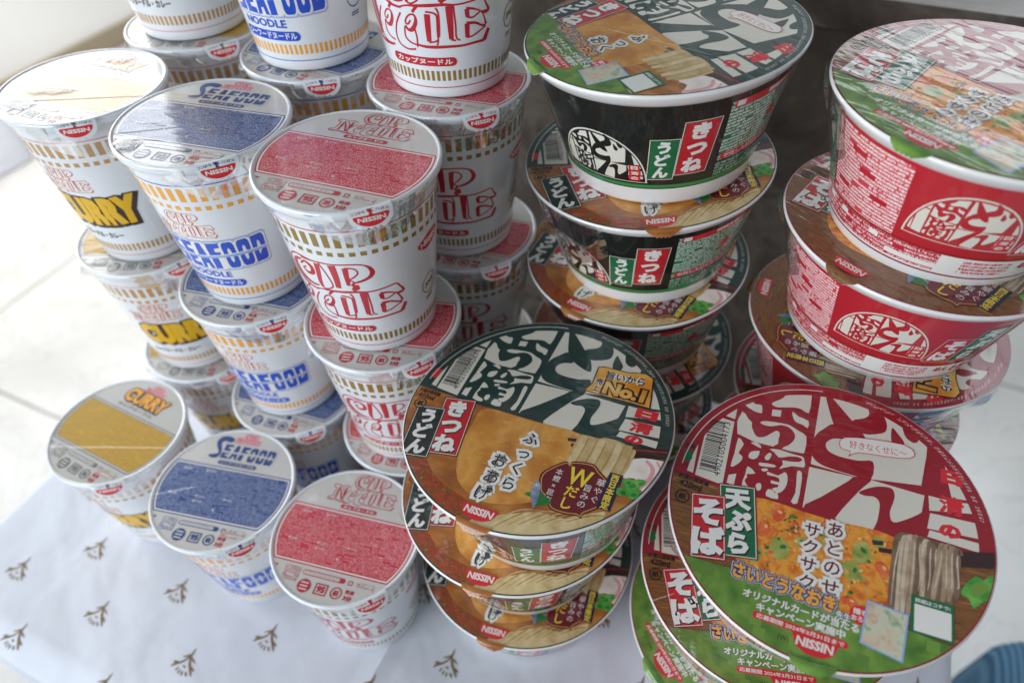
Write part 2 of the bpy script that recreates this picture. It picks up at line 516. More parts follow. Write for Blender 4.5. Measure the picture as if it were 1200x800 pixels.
class Mesh:
    """collects shapes with several materials and links them as ONE object"""
    def __init__(s):
        s.v, s.f, s.mi, s.uv, s.mats, s.sm = [], [], [], [], [], []
    def m(s, name):
        if name not in s.mats:
            s.mats.append(name)
        return s.mats.index(name)
    def face(s, pts, mt, uvs=None, smooth=False):
        b = len(s.v)
        s.v += pts
        s.f.append(tuple(range(b, b + len(pts))))
        s.mi.append(s.m(mt)); s.sm.append(smooth)
        s.uv.append(uvs or [(p[0] * 1000, p[1] * 1000) for p in pts])
    def grid(s, rows, mt, closed=True, smooth=True, uv=None, mtf=None):
        """rows of points -> quads sharing vertices"""
        b = len(s.v)
        n = len(rows[0])
        for r in rows:
            s.v += r
        for i in range(len(rows) - 1):
            for j in range(n if closed else n - 1):
                k = (j + 1) % n
                q = (b + i * n + j, b + i * n + k, b + (i + 1) * n + k, b + (i + 1) * n + j)
                s.f.append(q)
                s.mi.append(s.m(mtf(i, j) if mtf else mt)); s.sm.append(smooth)
                s.uv.append([(s.v[t][0] * 1000, s.v[t][1] * 1000) for t in q])
    def lathe(s, prof, mt, seg=72, smooth=True, capb=False, capt=False, mtf=None):
        rows = [[(r * cos(2 * pi * j / seg), r * sin(2 * pi * j / seg), z) for j in range(seg)] for r, z in prof]
        s.grid(rows, mt, True, smooth, mtf=mtf)
        for flag, row, rev in ((capb, rows[0], True), (capt, rows[-1], False)):
            if flag:
                s.face(list(reversed(row)) if rev else list(row), mt)
    def art(s, art, place, step=None, layer0=2e-5, thick=1.6e-4):
        """place(x, y, h) -> point for artwork millimetres and a height above the surface"""
        dl = min(5e-6, thick / max(1, len(art.items)))
        for i, (mt, vs, fs) in enumerate(art.items):
            if step:
                vs, fs = slice_x(vs, fs, step)
            h = layer0 + dl * i
            if step:                 # every layer follows the same narrow facets, so none pokes through another
                P = []
                for x, y in vs:
                    k = math.floor(x / step)
                    t = x / step - k
                    p, q = place(k * step, y, h), place((k + 1) * step, y, h)
                    P.append(tuple(p[d] + (q[d] - p[d]) * t for d in range(3)))
            else:
                P = [place(x, y, h) for x, y in vs]
            b = len(s.v)
            s.v += P
            k = s.m(mt)
            for f in fs:
                a, c, d = vs[f[0]], vs[f[1]], vs[f[2]]
                ar = 0.0
                for t in range(len(f)):
                    p, q = vs[f[t]], vs[f[(t + 1) % len(f)]]
                    ar += p[0] * q[1] - q[0] * p[1]
                if abs(ar) < 1e-7:
                    continue
                g = f if ar > 0 else tuple(reversed(f))
                s.f.append(tuple(b + t for t in g))
                s.mi.append(k); s.sm.append(False)
                s.uv.append([vs[t] for t in g])
    def build(s, name, parent=None):
        me = bpy.data.meshes.new(name)
        me.from_pydata([tuple(p) for p in s.v], [], s.f)
        for n in s.mats:
            me.materials.append(MATS[n])
        me.polygons.foreach_set('material_index', s.mi)
        me.polygons.foreach_set('use_smooth', s.sm)
        ul = me.uv_layers.new(name='art')
        flat = [c for u in s.uv for p in u for c in p]
        ul.data.foreach_set('uv', flat)
        me.update()
        o = bpy.data.objects.new(name, me)
        COL.objects.link(o)
        if parent:
            o.parent = parent
        return o

def empty(name, loc=(0, 0, 0), rz=0.0):
    o = bpy.data.objects.new(name, None)
    o.empty_display_size = 0.02
    COL.objects.link(o)
    o.location = loc
    o.rotation_euler = (0, 0, rz)
    return o
def tag(o, label=None, cat=None, group=None, kind=None):
    for k, v in (('label', label), ('category', cat), ('group', group), ('kind', kind)):
        if v:
            o[k] = v
    return o
def clone(root):
    r = root.copy(); COL.objects.link(r)
    for ch in list(root.children):
        c = ch.copy(); COL.objects.link(c); c.parent = r
        for g in list(ch.children):
            d = g.copy(); COL.objects.link(d); d.parent = c
    return r

# ------------------------------------------------------------------ the place
FLOOR = -0.72
def stage_mats():
    m, t, p = mat('floor_tiles')
    tc = t.new('ShaderNodeTexCoord')
    mp = t.new('ShaderNodeMapping', {0: tc.outputs['Object']})
    s = t.new('ShaderNodeSeparateXYZ', {0: mp.outputs[0]})
    T = 0.943
    def joint(v, off):
        f = t.math('FRACT', t.math('DIVIDE', t.math('SUBTRACT', v, off), T))
        d = t.math('MINIMUM', f, t.math('SUBTRACT', 1.0, f))
        return t.math('LESS_THAN', d, 0.0035)
    j = t.math('MAXIMUM', joint(s.outputs[0], -1.78), joint(s.outputs[1], 0.424))
    n = t.new('ShaderNodeTexNoise', {0: tc.outputs['Object'], 'Scale': 2.2, 'Detail': 6.0, 'Distortion': 1.6}).outputs[0]
    n2 = t.new('ShaderNodeTexNoise', {0: tc.outputs['Object'], 'Scale': 5.0, 'Detail': 8.0, 'Distortion': 2.4}).outputs[0]
    c = t.ramp(n, [(0.35, lin('B0ADA8')), (0.55, lin('BCBAB5')), (0.7, lin('B2AFAA'))])
    vein = t.math('LESS_THAN', t.math('ABSOLUTE', t.math('SUBTRACT', n2, 0.5)), 0.012)
    c = t.mix(t.math('MULTIPLY', vein, 0.25), c, lin('8C837A'))
    t.set(p.inputs['Base Color'], t.mix(j, c, lin('6A6158')))
    p.inputs['Roughness'].default_value = 0.22
    MATS['floor_tiles'] = m
    m, t, p = mat('dark_stone')
    tc = t.new('ShaderNodeTexCoord')
    n = t.new('ShaderNodeTexNoise', {0: tc.outputs['Object'], 'Scale': 5.0, 'Detail': 9.0, 'Distortion': 2.0, 'Roughness': 0.65}).outputs[0]
    t.set(p.inputs['Base Color'], t.ramp(n, [(0.3, lin('3A342F')), (0.5, lin('665D54')), (0.56, lin('81776C')), (0.62, lin('5A5149')), (0.8, lin('4A423B'))]))
    p.inputs['Roughness'].default_value = 0.3
    MATS['dark_stone'] = m
    m, t, p = mat('cloth')
    tc = t.new('ShaderNodeTexCoord')
    s = t.new('ShaderNodeSeparateXYZ', {0: tc.outputs['Object']})
    fold = t.math('POWER', t.math('MAXIMUM', t.math('SUBTRACT', 1.0, t.math('MULTIPLY', t.math('ABSOLUTE', t.math('SUBTRACT', s.outputs[0], -0.168)), 75.0)), 0.0), 1.6)
    big = t.new('ShaderNodeTexNoise', {0: tc.outputs['Object'], 'Scale': 9.0, 'Detail': 3.0, 'Distortion': 0.4}).outputs[0]
    wv = t.new('ShaderNodeTexNoise', {0: tc.outputs['Object'], 'Scale': 1400.0, 'Detail': 1.0}).outputs[0]
    h = t.math('ADD', t.math('ADD', t.math('MULTIPLY', fold, 0.0028), t.math('MULTIPLY', big, 0.0120)), t.math('MULTIPLY', wv, 0.00030))
    b = t.new('ShaderNodeBump', {'Height': h, 'Strength': 0.7, 'Distance': 1.0})
    t.set(p.inputs['Normal'], b.outputs[0])
    p.inputs['Base Color'].default_value = lin('D5D7DF')
    p.inputs['Roughness'].default_value = 0.75
    p.inputs['Sheen Weight'].default_value = 0.15
    MATS['cloth'] = m
    m, t, p = mat('gold_thread')
    tc = t.new('ShaderNodeTexCoord')
    n = t.new('ShaderNodeTexNoise', {0: tc.outputs['Object'], 'Scale': 900.0, 'Detail': 2.0}).outputs[0]
    t.set(p.inputs['Base Color'], t.ramp(n, [(0.3, lin('5E4826')), (0.6, lin('8A6C3A'))]))
    p.inputs['Roughness'].default_value = 0.5
    MATS['gold_thread'] = m
    m, t, p = mat('ribbed_blue')
    tc = t.new('ShaderNodeTexCoord')
    s = t.new('ShaderNodeSeparateXYZ', {0: tc.outputs['Object']})
    rib = t.math('SINE', t.math('MULTIPLY', s.outputs[0], 900.0))
    n = t.new('ShaderNodeTexNoise', {0: tc.outputs['Object'], 'Scale': 300.0, 'Detail': 2.0}).outputs[0]
    b = t.new('ShaderNodeBump', {'Height': t.math('ADD', rib, n), 'Strength': 0.5, 'Distance': 0.0015})
    t.set(p.inputs['Normal'], b.outputs[0])
    t.set(p.inputs['Base Color'], t.mix(t.math('MULTIPLY_ADD', rib, 0.5, 0.5), lin('426A88'), lin('6C98B6')))
    p.inputs['Roughness'].default_value = 0.9
    MATS['ribbed_blue'] = m
    plain('wall_paint', 'E8E7E4', 0.8, 0, 0.2, 0.02)
    plain('skirting_wood', '9A8E78', 0.5, 0, 0.3, 0.1)
    plain('table_wood', '8A6A48', 0.5, 0, 0.3, 0.15)
    plain('dark_metal', '2A2A2C', 0.4, 0, 0.4)
    plain('orange_cover', 'E08A3C', 0.7, 0, 0.2, 0.05)
    plain('frame_blue', 'C4D2DA', 0.4, 0, 0.4)
stage_mats()

def box(m, x0, y0, z0, x1, y1, z1, mt):
    P = [(x0, y0, z0), (x1, y0, z0), (x1, y1, z0), (x0, y1, z0), (x0, y0, z1), (x1, y0, z1), (x1, y1, z1), (x0, y1, z1)]
    for f in ((0, 3, 2, 1), (4, 5, 6, 7), (0, 1, 5, 4), (1, 2, 6, 5), (2, 3, 7, 6), (3, 0, 4, 7)):
        m.face([P[i] for i in f], mt)

def rounded_loop(x0, y0, x1, y1, r, n=10, per=24):
    L = []
    cs = ((x1 - r, y0 + r, -90), (x1 - r, y1 - r, 0), (x0 + r, y1 - r, 90), (x0 + r, y0 + r, 180))
    for k, (cx, cy, a) in enumerate(cs):
        arc = [(cx + r * cos(R(a + 90 * i / n)), cy + r * sin(R(a + 90 * i / n))) for i in range(n + 1)]
        L += arc
        nx = cs[(k + 1) % 4]
        b = (nx[0] + r * cos(R(nx[2])), nx[1] + r * sin(R(nx[2])))
        for i in range(1, per):
            L.append((arc[-1][0] + (b[0] - arc[-1][0]) * i / per, arc[-1][1] + (b[1] - arc[-1][1]) * i / per))
    return L

def structure(name, m):
    o = m.build(name)
    o.rotation_euler.z = YAW
    return tag(o, kind='structure')

m = Mesh(); m.face([(-14, -14, FLOOR), (14, -14, FLOOR), (14, 14, FLOOR), (-14, 14, FLOOR)], 'floor_tiles'); structure('floor', m)

# low dark stone partition behind the table
root = empty('stone_partition', tw(-0.11, 0.66, FLOOR), YAW)
tag(root, 'low dark brown marbled stone partition standing behind the stacks', 'partition')
m = Mesh(); box(m, -0.31, -0.05, 0, 0.31, 0.05, 1.000, 'dark_stone'); m.build('panel', root)
m = Mesh(); box(m, -0.318, -0.058, 1.0005, 0.318, 0.058, 1.026, 'dark_stone'); m.build('cap', root)

# pale walls further off
def wall(name, label, a0, b0, a1, b1, h, sk=True):
    root = empty(name, (0, 0, FLOOR), YAW)
    tag(root, label, 'wall')
    m = Mesh(); box(m, a0, b0, 0.002, a1, b1, h, 'wall_paint'); m.build('plaster', root)
    return root
wl = wall('plaster_wall', 'bright cream wall with a wooden skirting board at the far left', -2.85, 0.4, -2.746, 4.2, 2.4)
m = Mesh(); box(m, -2.744, 0.4, 0.003, -2.728, 4.19, 0.078, 'skirting_wood'); m.build('skirting_board', wl)
wall('plaster_wall', 'pale wall seen over the dark stone partition at the top right', -0.9, 3.0, 3.4, 3.1, 2.4)

# the table under its cloth
TX0, TX1, TY0, TY1 = -0.523, 0.200, 0.004, 0.445
root = empty('table', tw((TX0 + TX1) / 2, (TY0 + TY1) / 2, FLOOR), YAW)
tag(root, 'table hidden under the white tablecloth, carrying all the cups and bowls', 'table')
hx, hy = (TX1 - TX0) / 2 - 0.012, (TY1 - TY0) / 2 - 0.012
m = Mesh(); box(m, -hx, -hy, 0.684, hx, hy, 0.712, 'table_wood'); m.build('tabletop', root)
for sx in (-1, 1):
    for sy in (-1, 1):
        m = Mesh(); x, y = sx * (hx - 0.05), sy * (hy - 0.05); box(m, x - 0.02, y - 0.02, 0, x + 0.02, y + 0.02, 0.683, 'dark_metal'); m.build('leg', root)
m = Mesh()
loop = rounded_loop(TX0, TY0, TX1, TY1, 0.022, 8, 40)
cx, cy = (TX0 + TX1) / 2, (TY0 + TY1) / 2
rows = []
for i in range(1, 14):
    k = i / 13
    e = 0.010
    rows.append([(cx + (x - cx) * k * (1 - e / 0.3), cy + (y - cy) * k * (1 - e / 0.3), -0.0002) for x, y in loop])
def nrm(i):
    a, b = loop[i - 1], loop[(i + 1) % len(loop)]
    dx, dy = b[0] - a[0], b[1] - a[1]; l = math.hypot(dx, dy)
    return dy / l, -dx / l
for k in range(1, 7):
    a = R(90 * k / 6)
    off = -0.010 + 0.010 * sin(a)
    rows.append([(x + off * nrm(i)[0], y + off * nrm(i)[1], -0.0002 - 0.010 * (1 - cos(a))) for i, (x, y) in enumerate(loop)])
for k in range(1, 15):
    d = k / 14
    z = -0.0102 - 0.43 * d
    r = []
    for i, (x, y) in enumerate(loop):
        nx, ny = nrm(i)
        s = i / len(loop) * 2 * pi
        w = (0.010 * sin(s * 17) + 0.007 * sin(s * 29 + 1.3) + 0.006) * d ** 1.2
        r.append((x + nx * w, y + ny * w, z))
    rows.append(r)
m.grid(rows, 'cloth')
m.face(list(rows[0]), 'cloth')
mo = Art()
def motif(cx, cy):
    """a gold sprig: stem tip at (cx, cy), two leafy arms, a row of seeds between them"""
    q = lambda L: [(cx + x * sgn, cy + y) for x, y in L]
    sgn = 1
    mo.stroke('gold_thread', q([(0.1, 0.2), (0.4, -3.0), (0.3, -6.8)]), [0.3, 1.2, 1.7], 4)
    mo.stroke('gold_thread', q([(0.1, -5.6), (-1.0, -9.0), (-3.2, -12.0), (-6.4, -14.5), (-8.0, -17.2)]), [1.2, 1.1, 1.4, 2.0, 0.5], 4)
    mo.stroke('gold_thread', q([(0.7, -6.0), (3.0, -10.0), (6.0, -12.9), (10.0, -16.9)]), [1.2, 1.6, 1.8, 0.6], 4)
    mo.stroke('gold_thread', q([(-0.6, -5.4), (-2.6, -7.2), (-4.8, -8.6)]), [1.0, 1.1, 0.3], 3)
    mo.stroke('gold_thread', q([(2.2, -6.6), (4.6, -7.7), (6.9, -8.6)]), [1.0, 1.0, 0.3], 3)
    mo.stroke('gold_thread', q([(6.2, -12.0), (8.2, -12.7), (9.8, -13.4)]), [1.2, 1.1, 0.3], 3)
    mo.stroke('gold_thread', q([(-4.6, -13.0), (-7.0, -13.0), (-9.0, -14.0)]), [1.0, 1.2, 0.3], 3)
    for L in ([(-0.2, -13.2), (2.1, -13.7)], [(-2.2, -15.3), (-2.9, -17.9)], [(0.1, -16.2), (-0.1, -19.0)], [(2.3, -16.3), (3.0, -19.2)], [(4.6, -15.8), (6.8, -18.1)]):
        mo.stroke('gold_thread', q(L), [1.0, 1.1], 2)
for j in range(-2, 16):
    for i in range(-3, 10):
        x = -381 + 85.7 * (i + (0.5 if j % 2 else 0)) - 85.7
        y = 67.3 + 38.2 * (j - 2)
        if TX0 * 1000 + 14 < x < TX1 * 1000 - 14 and TY0 * 1000 + 14 < y < TY1 * 1000 - 14:
            motif(x, y)
m.art(mo, lambda x, y, h: (x / 1000, y / 1000, h), None, 3e-5, 2e-4)
o = m.build('tablecloth'); o.rotation_euler.z = YAW
tag(o, 'white tablecloth with small gold sprigs under the noodle stacks', 'tablecloth')

# a second, lower cloth-covered bench at the far left edge
root = empty('draped_bench', tw(-2.62, 0.75, FLOOR), YAW)
tag(root, 'low bench draped in pale lavender cloth behind the left curry stack', 'bench')
m = Mesh()
lp = rounded_loop(-0.29, -0.4, 0.29, 0.44, 0.03, 6, 24)
rows = []
for k in range(8):
    d = k / 7
    rows.append([(x * (1 + 0.012 * sin(i * 0.9) * d + 0.01 * d), y * (1 + 0.008 * sin(i * 0.7) * d), 0.27 - 0.265 * d) for i, (x, y) in enumerate(lp)])
m.grid(rows, 'cloth'); m.face(list(rows[0]), 'cloth'); m.build('drape', root)

# seat of a chair at the lower right
root = empty('upholstered_stool', tw(0.355, 0.118, FLOOR - 0.005), YAW)
tag(root, 'stool with a blue ribbed fabric seat standing on the floor at the bottom right', 'stool')
m = Mesh()
lp = rounded_loop(0.0, 0.0, 0.42, 0.40, 0.055, 10, 12)
mx, my = 0.21, 0.20
rows = []
for z, off in ((0.30, 0.0), (0.385, 0.0), (0.405, 0.004), (0.415, 0.012), (0.42, 0.026)):
    rows.append([(x + (mx - x) * off / 0.2, y + (my - y) * off / 0.2, z) for x, y in lp])
for k in (0.7, 0.45, 0.2):
    rows.append([(mx + (x - mx) * k, my + (y - my) * k, 0.4205 + 0.006 * (1 - k)) for x, y in lp])
m.grid(rows, 'ribbed_blue'); m.face(list(rows[-1]), 'ribbed_blue'); m.face(list(reversed(rows[0])), 'ribbed_blue'); m.build('seat', root)
for x in (0.05, 0.37):
    for y in (0.05, 0.35):
        m = Mesh(); m.lathe([(0.012, 0.0), (0.016, 0.299)], 'dark_metal', 16, capb=True, capt=True); o = m.build('leg', root); o.location = (x, y, 0)
# a sliver of something orange at the left edge
root = empty('floor_cushion', tw(-2.865, 1.42, FLOOR), YAW)
tag(root, 'orange cushion on the floor by the wall at the left edge', 'cushion')
m = Mesh()
lp = rounded_loop(-0.14, -0.14, 0.06, 0.10, 0.05, 8, 6)
m.grid([[(x * k, y * k, z) for x, y in lp] for z, k in ((0.002, 0.9), (0.03, 1.0), (0.08, 1.0), (0.11, 0.9), (0.12, 0.6))], 'orange_cover')
m.face([(x * 0.6, y * 0.6, 0.12) for x, y in lp], 'orange_cover'); m.build('cover', root)


# ------------------------------------------------------------------ the cups
LOGO = [[(-21.6,71.8,0.32),(-16.1,72,0.32),(-11.1,72.4,0.32),(-4.3,72.2,0.32),(1.6,72.4,0.32),(7.8,72.4,0.32),(12,71.2,0.51),(14.4,68.7,1.15),(15.2,65.5,1.53),(13.8,62.8,1.28),(11.5,61.2,1.02),(8.3,59.9,0.9),(5.2,59.1,0.64),(3.4,57.6,0.38)],
 [(2.2,59,0.38),(3.4,60.7,0.38),(4.8,59.8,0.38),(4.7,58,0.38),(3.2,56.7,0.38)],
 [(3.4,53.3,1.15),(5.7,55.7,2.3),(7.1,56.2,1.41)],
 [(2.4,69.9,1.79),(2,63.4,1.53),(1.8,57.1,1.15)],
 [(2.2,70,0.64),(5.6,69.8,0.51),(7.6,68.4,0.51),(8,66.1,0.51),(6.1,63.7,0.51),(3,61.5,0.51)],
 [(-4.2,71.4,2.43),(-3.8,67.2,2.17),(-3.7,60.2,1.92),(-4.1,54.7,1.66)],
 [(-12.2,71,1.79),(-12.9,64.7,1.66),(-14.1,57.2,1.53),(-13.7,52.8,0.9)],
 [(-10.9,71.8,0.32),(-9.3,67.7,0.32),(-7.6,61.1,0.32),(-6.9,56.9,0.32),(-7.9,54.3,0.32),(-11.3,52.4,0.32),(-13.7,52.8,0.32)],
 [(-20.5,49.2,0.38),(-14.8,51,0.51),(-8,51.5,0.9),(-1.3,51.9,1.02),(5,52.1,0.9),(11.1,51.6,0.38),(17.4,51.9,0.32),(22.6,52.5,0.32),(26.3,52.6,0.32),(28.4,49.4,0.45),(30.1,45.9,1.02),(28,45.1,1.15),(25.2,45.8,0.38)],
 [(17.2,48.7,1.53),(17.5,44.5,1.28)],
 [(16.9,49,0.9),(20.7,48.2,0.64),(23.3,47.1,0.51),(24.8,46,0.32),(23,44.9,0.32),(20.2,43.8,0.32),(17.3,44.4,0.51)],
 [(25.9,45.5,0.32),(27.6,42,0.51),(28.7,38.5,0.9)],
 [(16.7,41.3,1.02),(21.8,40.7,0.77),(25.8,38.5,0.64),(28.6,37.9,1.02)],
 [(17.1,41.1,1.66),(17.1,33.8,1.41)],
 [(16.7,33.7,0.51),(20.3,34.1,0.38),(24.8,35.9,0.32),(28.3,37.5,0.26)],
 [(30.6,35.8,1.28),(27.6,30.1,1.66)],
 [(-11.5,30.7,0.64),(-7,30,0.9),(-1.2,29.9,1.02),(5.9,30,0.9),(14.1,29.8,0.77),(21.2,30.2,0.77),(27.6,30.1,0.9)],
 [(7.9,51.2,2.17),(8,42.8,1.92),(8,33.8,1.41)],
 [(8.7,51.7,0.51),(10.1,51,0.38),(10.4,47.2,0.32),(10.8,40.5,0.32),(10.8,34.6,0.32),(12.9,32.9,0.32)],
 [(7.9,33.6,0.45),(10.5,33,0.32)],
 [(-3.7,47.4,1.79),(-4.1,40.6,1.79),(-4.4,32.8,1.41)],
 [(-4.4,48.6,0.64),(-0.9,48.2,0.38),(1.1,46.9,0.64),(1.4,44.1,0.77),(0.8,38.2,0.32),(0.7,33.3,0.45),(-0.2,31,0.51)],
 [(-4.5,32.4,0.51),(-1.1,32.9,0.51),(0.4,33.7,0.38)],
 [(1,50.7,0.26),(2.2,47.9,0.26),(2.1,41.2,0.26),(1.5,35.3,0.26)],
 [(-17.3,40.5,0.51),(-15.8,38.3,0.9),(-13.1,38.9,1.41),(-10.6,42.8,1.15),(-10.6,46.1,0.64),(-12.8,46.7,0.32),(-15.4,44.9,0.32),(-16.9,42.1,0.32),(-15.5,41.3,0.38),(-13.5,43.6,0.51)],
 [(-17.8,39.7,0.38),(-18.6,34.5,0.38),(-16.2,31.7,0.38),(-12,30.5,0.38)],
 [(-11.8,39.5,0.32),(-11.3,34.7,0.38),(-11.8,29.3,0.51)],
 [(-18.9,46.8,0.38),(-23,40.8,0.38),(-25.1,34.7,0.38),(-23.9,29.6,0.45),(-18.8,27.4,0.51),(-13.2,28,0.64)],
 [(-11.7,47.9,0.77),(-8.8,51.3,1.02)]]
def sh(l, dx, dy=0.0, k=1.0):
    return [(x * k + dx, y + dy, w) for x, y, w in l]
def word_logo(a, mt, fn, wmul=1.0, wmin=0.0, fill=None):
    """the two-line psychedelic word mark: thin outlines with heavy inner shades"""
    L = list(LOGO)
    for i in (24, 25, 27):                                   # the first O is the second one moved over
        L.append(sh(LOGO[i], -15.2))
    L.append(sh(LOGO[28], -15.2))
    L += [[(-14, 72.2, .4), (-24, 73, .5), (-31, 69, .6), (-34, 62, .7), (-31, 55, .9), (-25, 50.5, .9), (-18, 49.6, .6)],
          [(-22, 70, .5), (-27, 68, 1.2), (-29.5, 62, 2.1), (-27, 56, 1.9), (-21, 53, 1.0), (-16, 53.5, .5)],
          [(-24, 66, .5), (-20, 69.5, .8), (-16.5, 67, 1.3), (-17, 62.5, 1.5), (-21, 61, 1.0), (-23, 63.5, .5), (-20.5, 65.4, .4)],
          [(-47, 50, .5), (-53, 51.5, .6), (-59, 50.5, .7), (-57.5, 47, .8), (-54.5, 46, .6), (-55.5, 33, .6), (-60, 31, .8), (-59, 28, 1.2), (-48, 29, 1.2), (-40, 27, 1.1), (-30, 27.4, .9)],
          [(-51, 47, 1.0), (-50.5, 38, 2.0), (-51, 31, 1.2)], [(-50.5, 49, .5), (-46, 40, 1.4), (-41.6, 30, 1.9)],
          [(-47, 50, .5), (-43.5, 44, .7), (-41, 37, .6)], [(-40.5, 49, 1.8), (-40.6, 42, 2.0), (-40.4, 34, 1.2)], [(-46, 51, .5), (-41, 52, .8), (-36, 50, .8)]]
    if fill:
        a.smooth(fill, [fn(x, y) for x, y in ((-59, 50), (-34, 52), (-34, 64), (-24, 73), (10, 73), (15, 66), (8, 58), (26, 53), (31, 44), (29, 30), (0, 29), (-60, 29))], 3)
    for l in L:
        a.stroke(mt, [fn(x, y) for x, y, w in l], [max(w * wmul, wmin) for x, y, w in l], 4)

def band(a, mt, z0, z1, n, fill, half=126.0):
    p = 2 * half / n
    a.rects(mt, [(-half + (i + 0.5) * p - p * fill / 2, z0, -half + (i + 0.5) * p + p * fill / 2, z1) for i in range(n)])

def line(a, mt, z, w):
    a.rect(mt, -126, z - w / 2, 126, z + w / 2)

def seal(a, mt, cx, cy, rad, paper):
    pts = []
    for i in range(48):
        rr = rad * (1.0 if i % 2 else 0.86)
        pts.append((cx + rr * cos(2 * pi * i / 48), cy + rr * sin(2 * pi * i / 48)))
    a.poly(mt, pts)
    for k in (-0.45, 0, 0.45):
        a.rect(paper, cx - rad * 0.55, cy + k * rad - rad * 0.1, cx + rad * 0.55, cy + k * rad + rad * 0.1)

def cup_lid_art(kind):
    a = Art()
    ink, panel, txt, paper = dict(red=('red', 'panel_red', 'text_red', 'lid_paper'), blue=('navy', 'panel_blue', 'text_blue', 'lid_paper'),
                                  curry=('grey_ink', 'panel_gold', 'text_grey', 'lid_foil'))[kind]
    def block(g):
        top, bot = 14.9 - g, -25.2 + g
        rr = 45.4 - g
        pts = [(-sqrt_(rr * rr - (y - 0) ** 2) * (1 if y > -8 else 1), y) for y in [top - (top - bot) * i / 12 for i in range(13)]]
        pts = [(x, y) for x, y in pts] + [(-x, y) for x, y in reversed(pts)]
        return pts
    a.poly(ink, block(0.0)); a.poly('white_print' if kind != 'curry' else 'silver', block(0.9)); a.poly(ink, block(1.8)); a.poly(panel, block(2.3))
    light = dict(red='pale_pink', blue='silver', curry='curry_dark')[kind]
    for x, y, w in () if kind == 'curry' else ((-30, 9.6, 5), (-13, 10.2, 6), (-30.5, -10, 5.5), (-10.5, -9.5, 6), (-10.5, -13.2, 6), (9.5, -8.6, 5.5), (3.4, -17, 1.2)):
        a.disc(light, x - w / 2 - 1.2, y, 0.8); a.rect({'red': 'text_red', 'blue': 'text_blue', 'curry': 'curry_dark'}[kind], x - w / 2, y - 0.55, x + w / 2 - 1, y + 0.55)
    if kind == 'red':
        word_logo(a, 'red', lambda x, y: ((x + 14.3) * 0.505 + 0.4, (y - 28) * 0.50 + 21.4), 0.62, 0.42)
        a.pill('red', -11.6, 16.7, 13.6, 19.7); a.text('white_print', 'カップヌードル', (-9.6, 17.2, 11.8, 19.2), bold=0.03)
    elif kind == 'blue':
        word_logo(a, 'red', lambda x, y: ((x + 14.3) * 0.21 - 0.5, (y - 28) * 0.19 + 35.4), 0.25, 0.26, 'pale_pink')
        a.smooth('navy', [(-23.5, 22.4), (-21, 20.6), (-16.6, 21.2), (-15.2, 25), (-16.6, 29.4), (-18.6, 33), (-17, 35.2), (-12.2, 35), (-11, 38), (-16, 39.6), (-21.2, 38), (-22.6, 33.6), (-20.4, 29.4), (-17.6, 26), (-18.4, 24.2)], 3)
        sea_word(a, -21.6, 24.4, 21.6, 33.2, 0.4, ('silver', 'silver', 'silver', 'lid_paper', 'navy'))
        a.poly('lid_paper', [(-24, 20), (-15.1, 20), (-15.1, 36), (-24, 36)])
        a.smooth('navy', [(-23.5, 22.4), (-21, 20.6), (-16.6, 21.2), (-15.2, 25), (-16.6, 29.4), (-18.6, 33), (-17, 35.2), (-12.2, 35), (-11, 38), (-16, 39.6), (-21.2, 38), (-22.6, 33.6), (-20.4, 29.4), (-17.6, 26), (-18.4, 24.2)], 3)
        a.pill('navy', -13.8, 16.7, 15, 19.8); a.text('lid_paper', 'シーフードヌードル', (-12, 17.2, 13.4, 19.3), bold=0.03)
    else:
        word_logo(a, 'red', lambda x, y: ((x + 14.3) * 0.21 - 1.0, (y - 28) * 0.17 + 35.0), 0.25, 0.28, 'pale_pink')
        for dx, dy in ((0.9, -0.9), (0.5, -0.5)):
            a.text('curry_dark', 'CURRY', (-21 + dx, 21.8 + dy, 18.6 + dx, 35.4 + dy), bold=0.12)
        a.text('curry_dark', 'CURRY', (-21.6, 21.4, 19.2, 35.6), bold=0.12); a.text('amber', 'CURRY', (-20.6, 22.4, 18.2, 34.8), bold=0.05)
        a.text('grey_ink', 'カップヌードル', (-20, 17.2, 14.6, 20.0), bold=0.03)
    small = 'red' if kind != 'blue' else 'navy'
    if kind == 'curry':
        small = 'grey_ink'
    a.poly(small, [(-38, -28), (-32.6, -28.2), (-35.6, -32.4)]); a.poly(paper, [(-37, -28.7), (-33.8, -28.8), (-35.6, -31.2)])
    a.rect(txt, -27.6, -36.6, -17.4, -27.4)
    a.pill(small, -15.6, -31.0, 12.6, -27.8); a.pill(paper, -15.1, -30.5, 9.0, -28.3); a.text(small, 'ふたの上にのせない', (-14.2, -30.2, 8.4, -28.6), bold=0.0)
    a.frame(small, 14.6, -31.0, 17.4, -28.2, 0.5); a.rect(txt, 20, -32.4, 31, -28.0)
    seal(a, small, -11.2, -37.6, 4.6, paper)
    a.frame(small, -4.2, -41.0, 4.0, -34.0, 0.7); a.text(small, '95', (-2.8, -39.6, 2.6, -35.4), bold=0.05)
    a.ring(small, 9.8, -37.4, 3.0, 3.7); a.text(small, '紙', (7.9, -39.2, 11.7, -35.6), bold=0.03)
    tc = 'red'
    a.text(tc, '熱湯', (15.0, -36.4, 20.6, -33.8), bold=0.03); a.text(tc, '3分', (15.0, -40.6, 20.6, -37.2), bold=0.05)
    if kind != 'red':
        a.rect('text_red', 15.2, -33.4, 27, -29.4)
    return a

def sqrt_(v):
    return math.sqrt(max(v, 0.0))

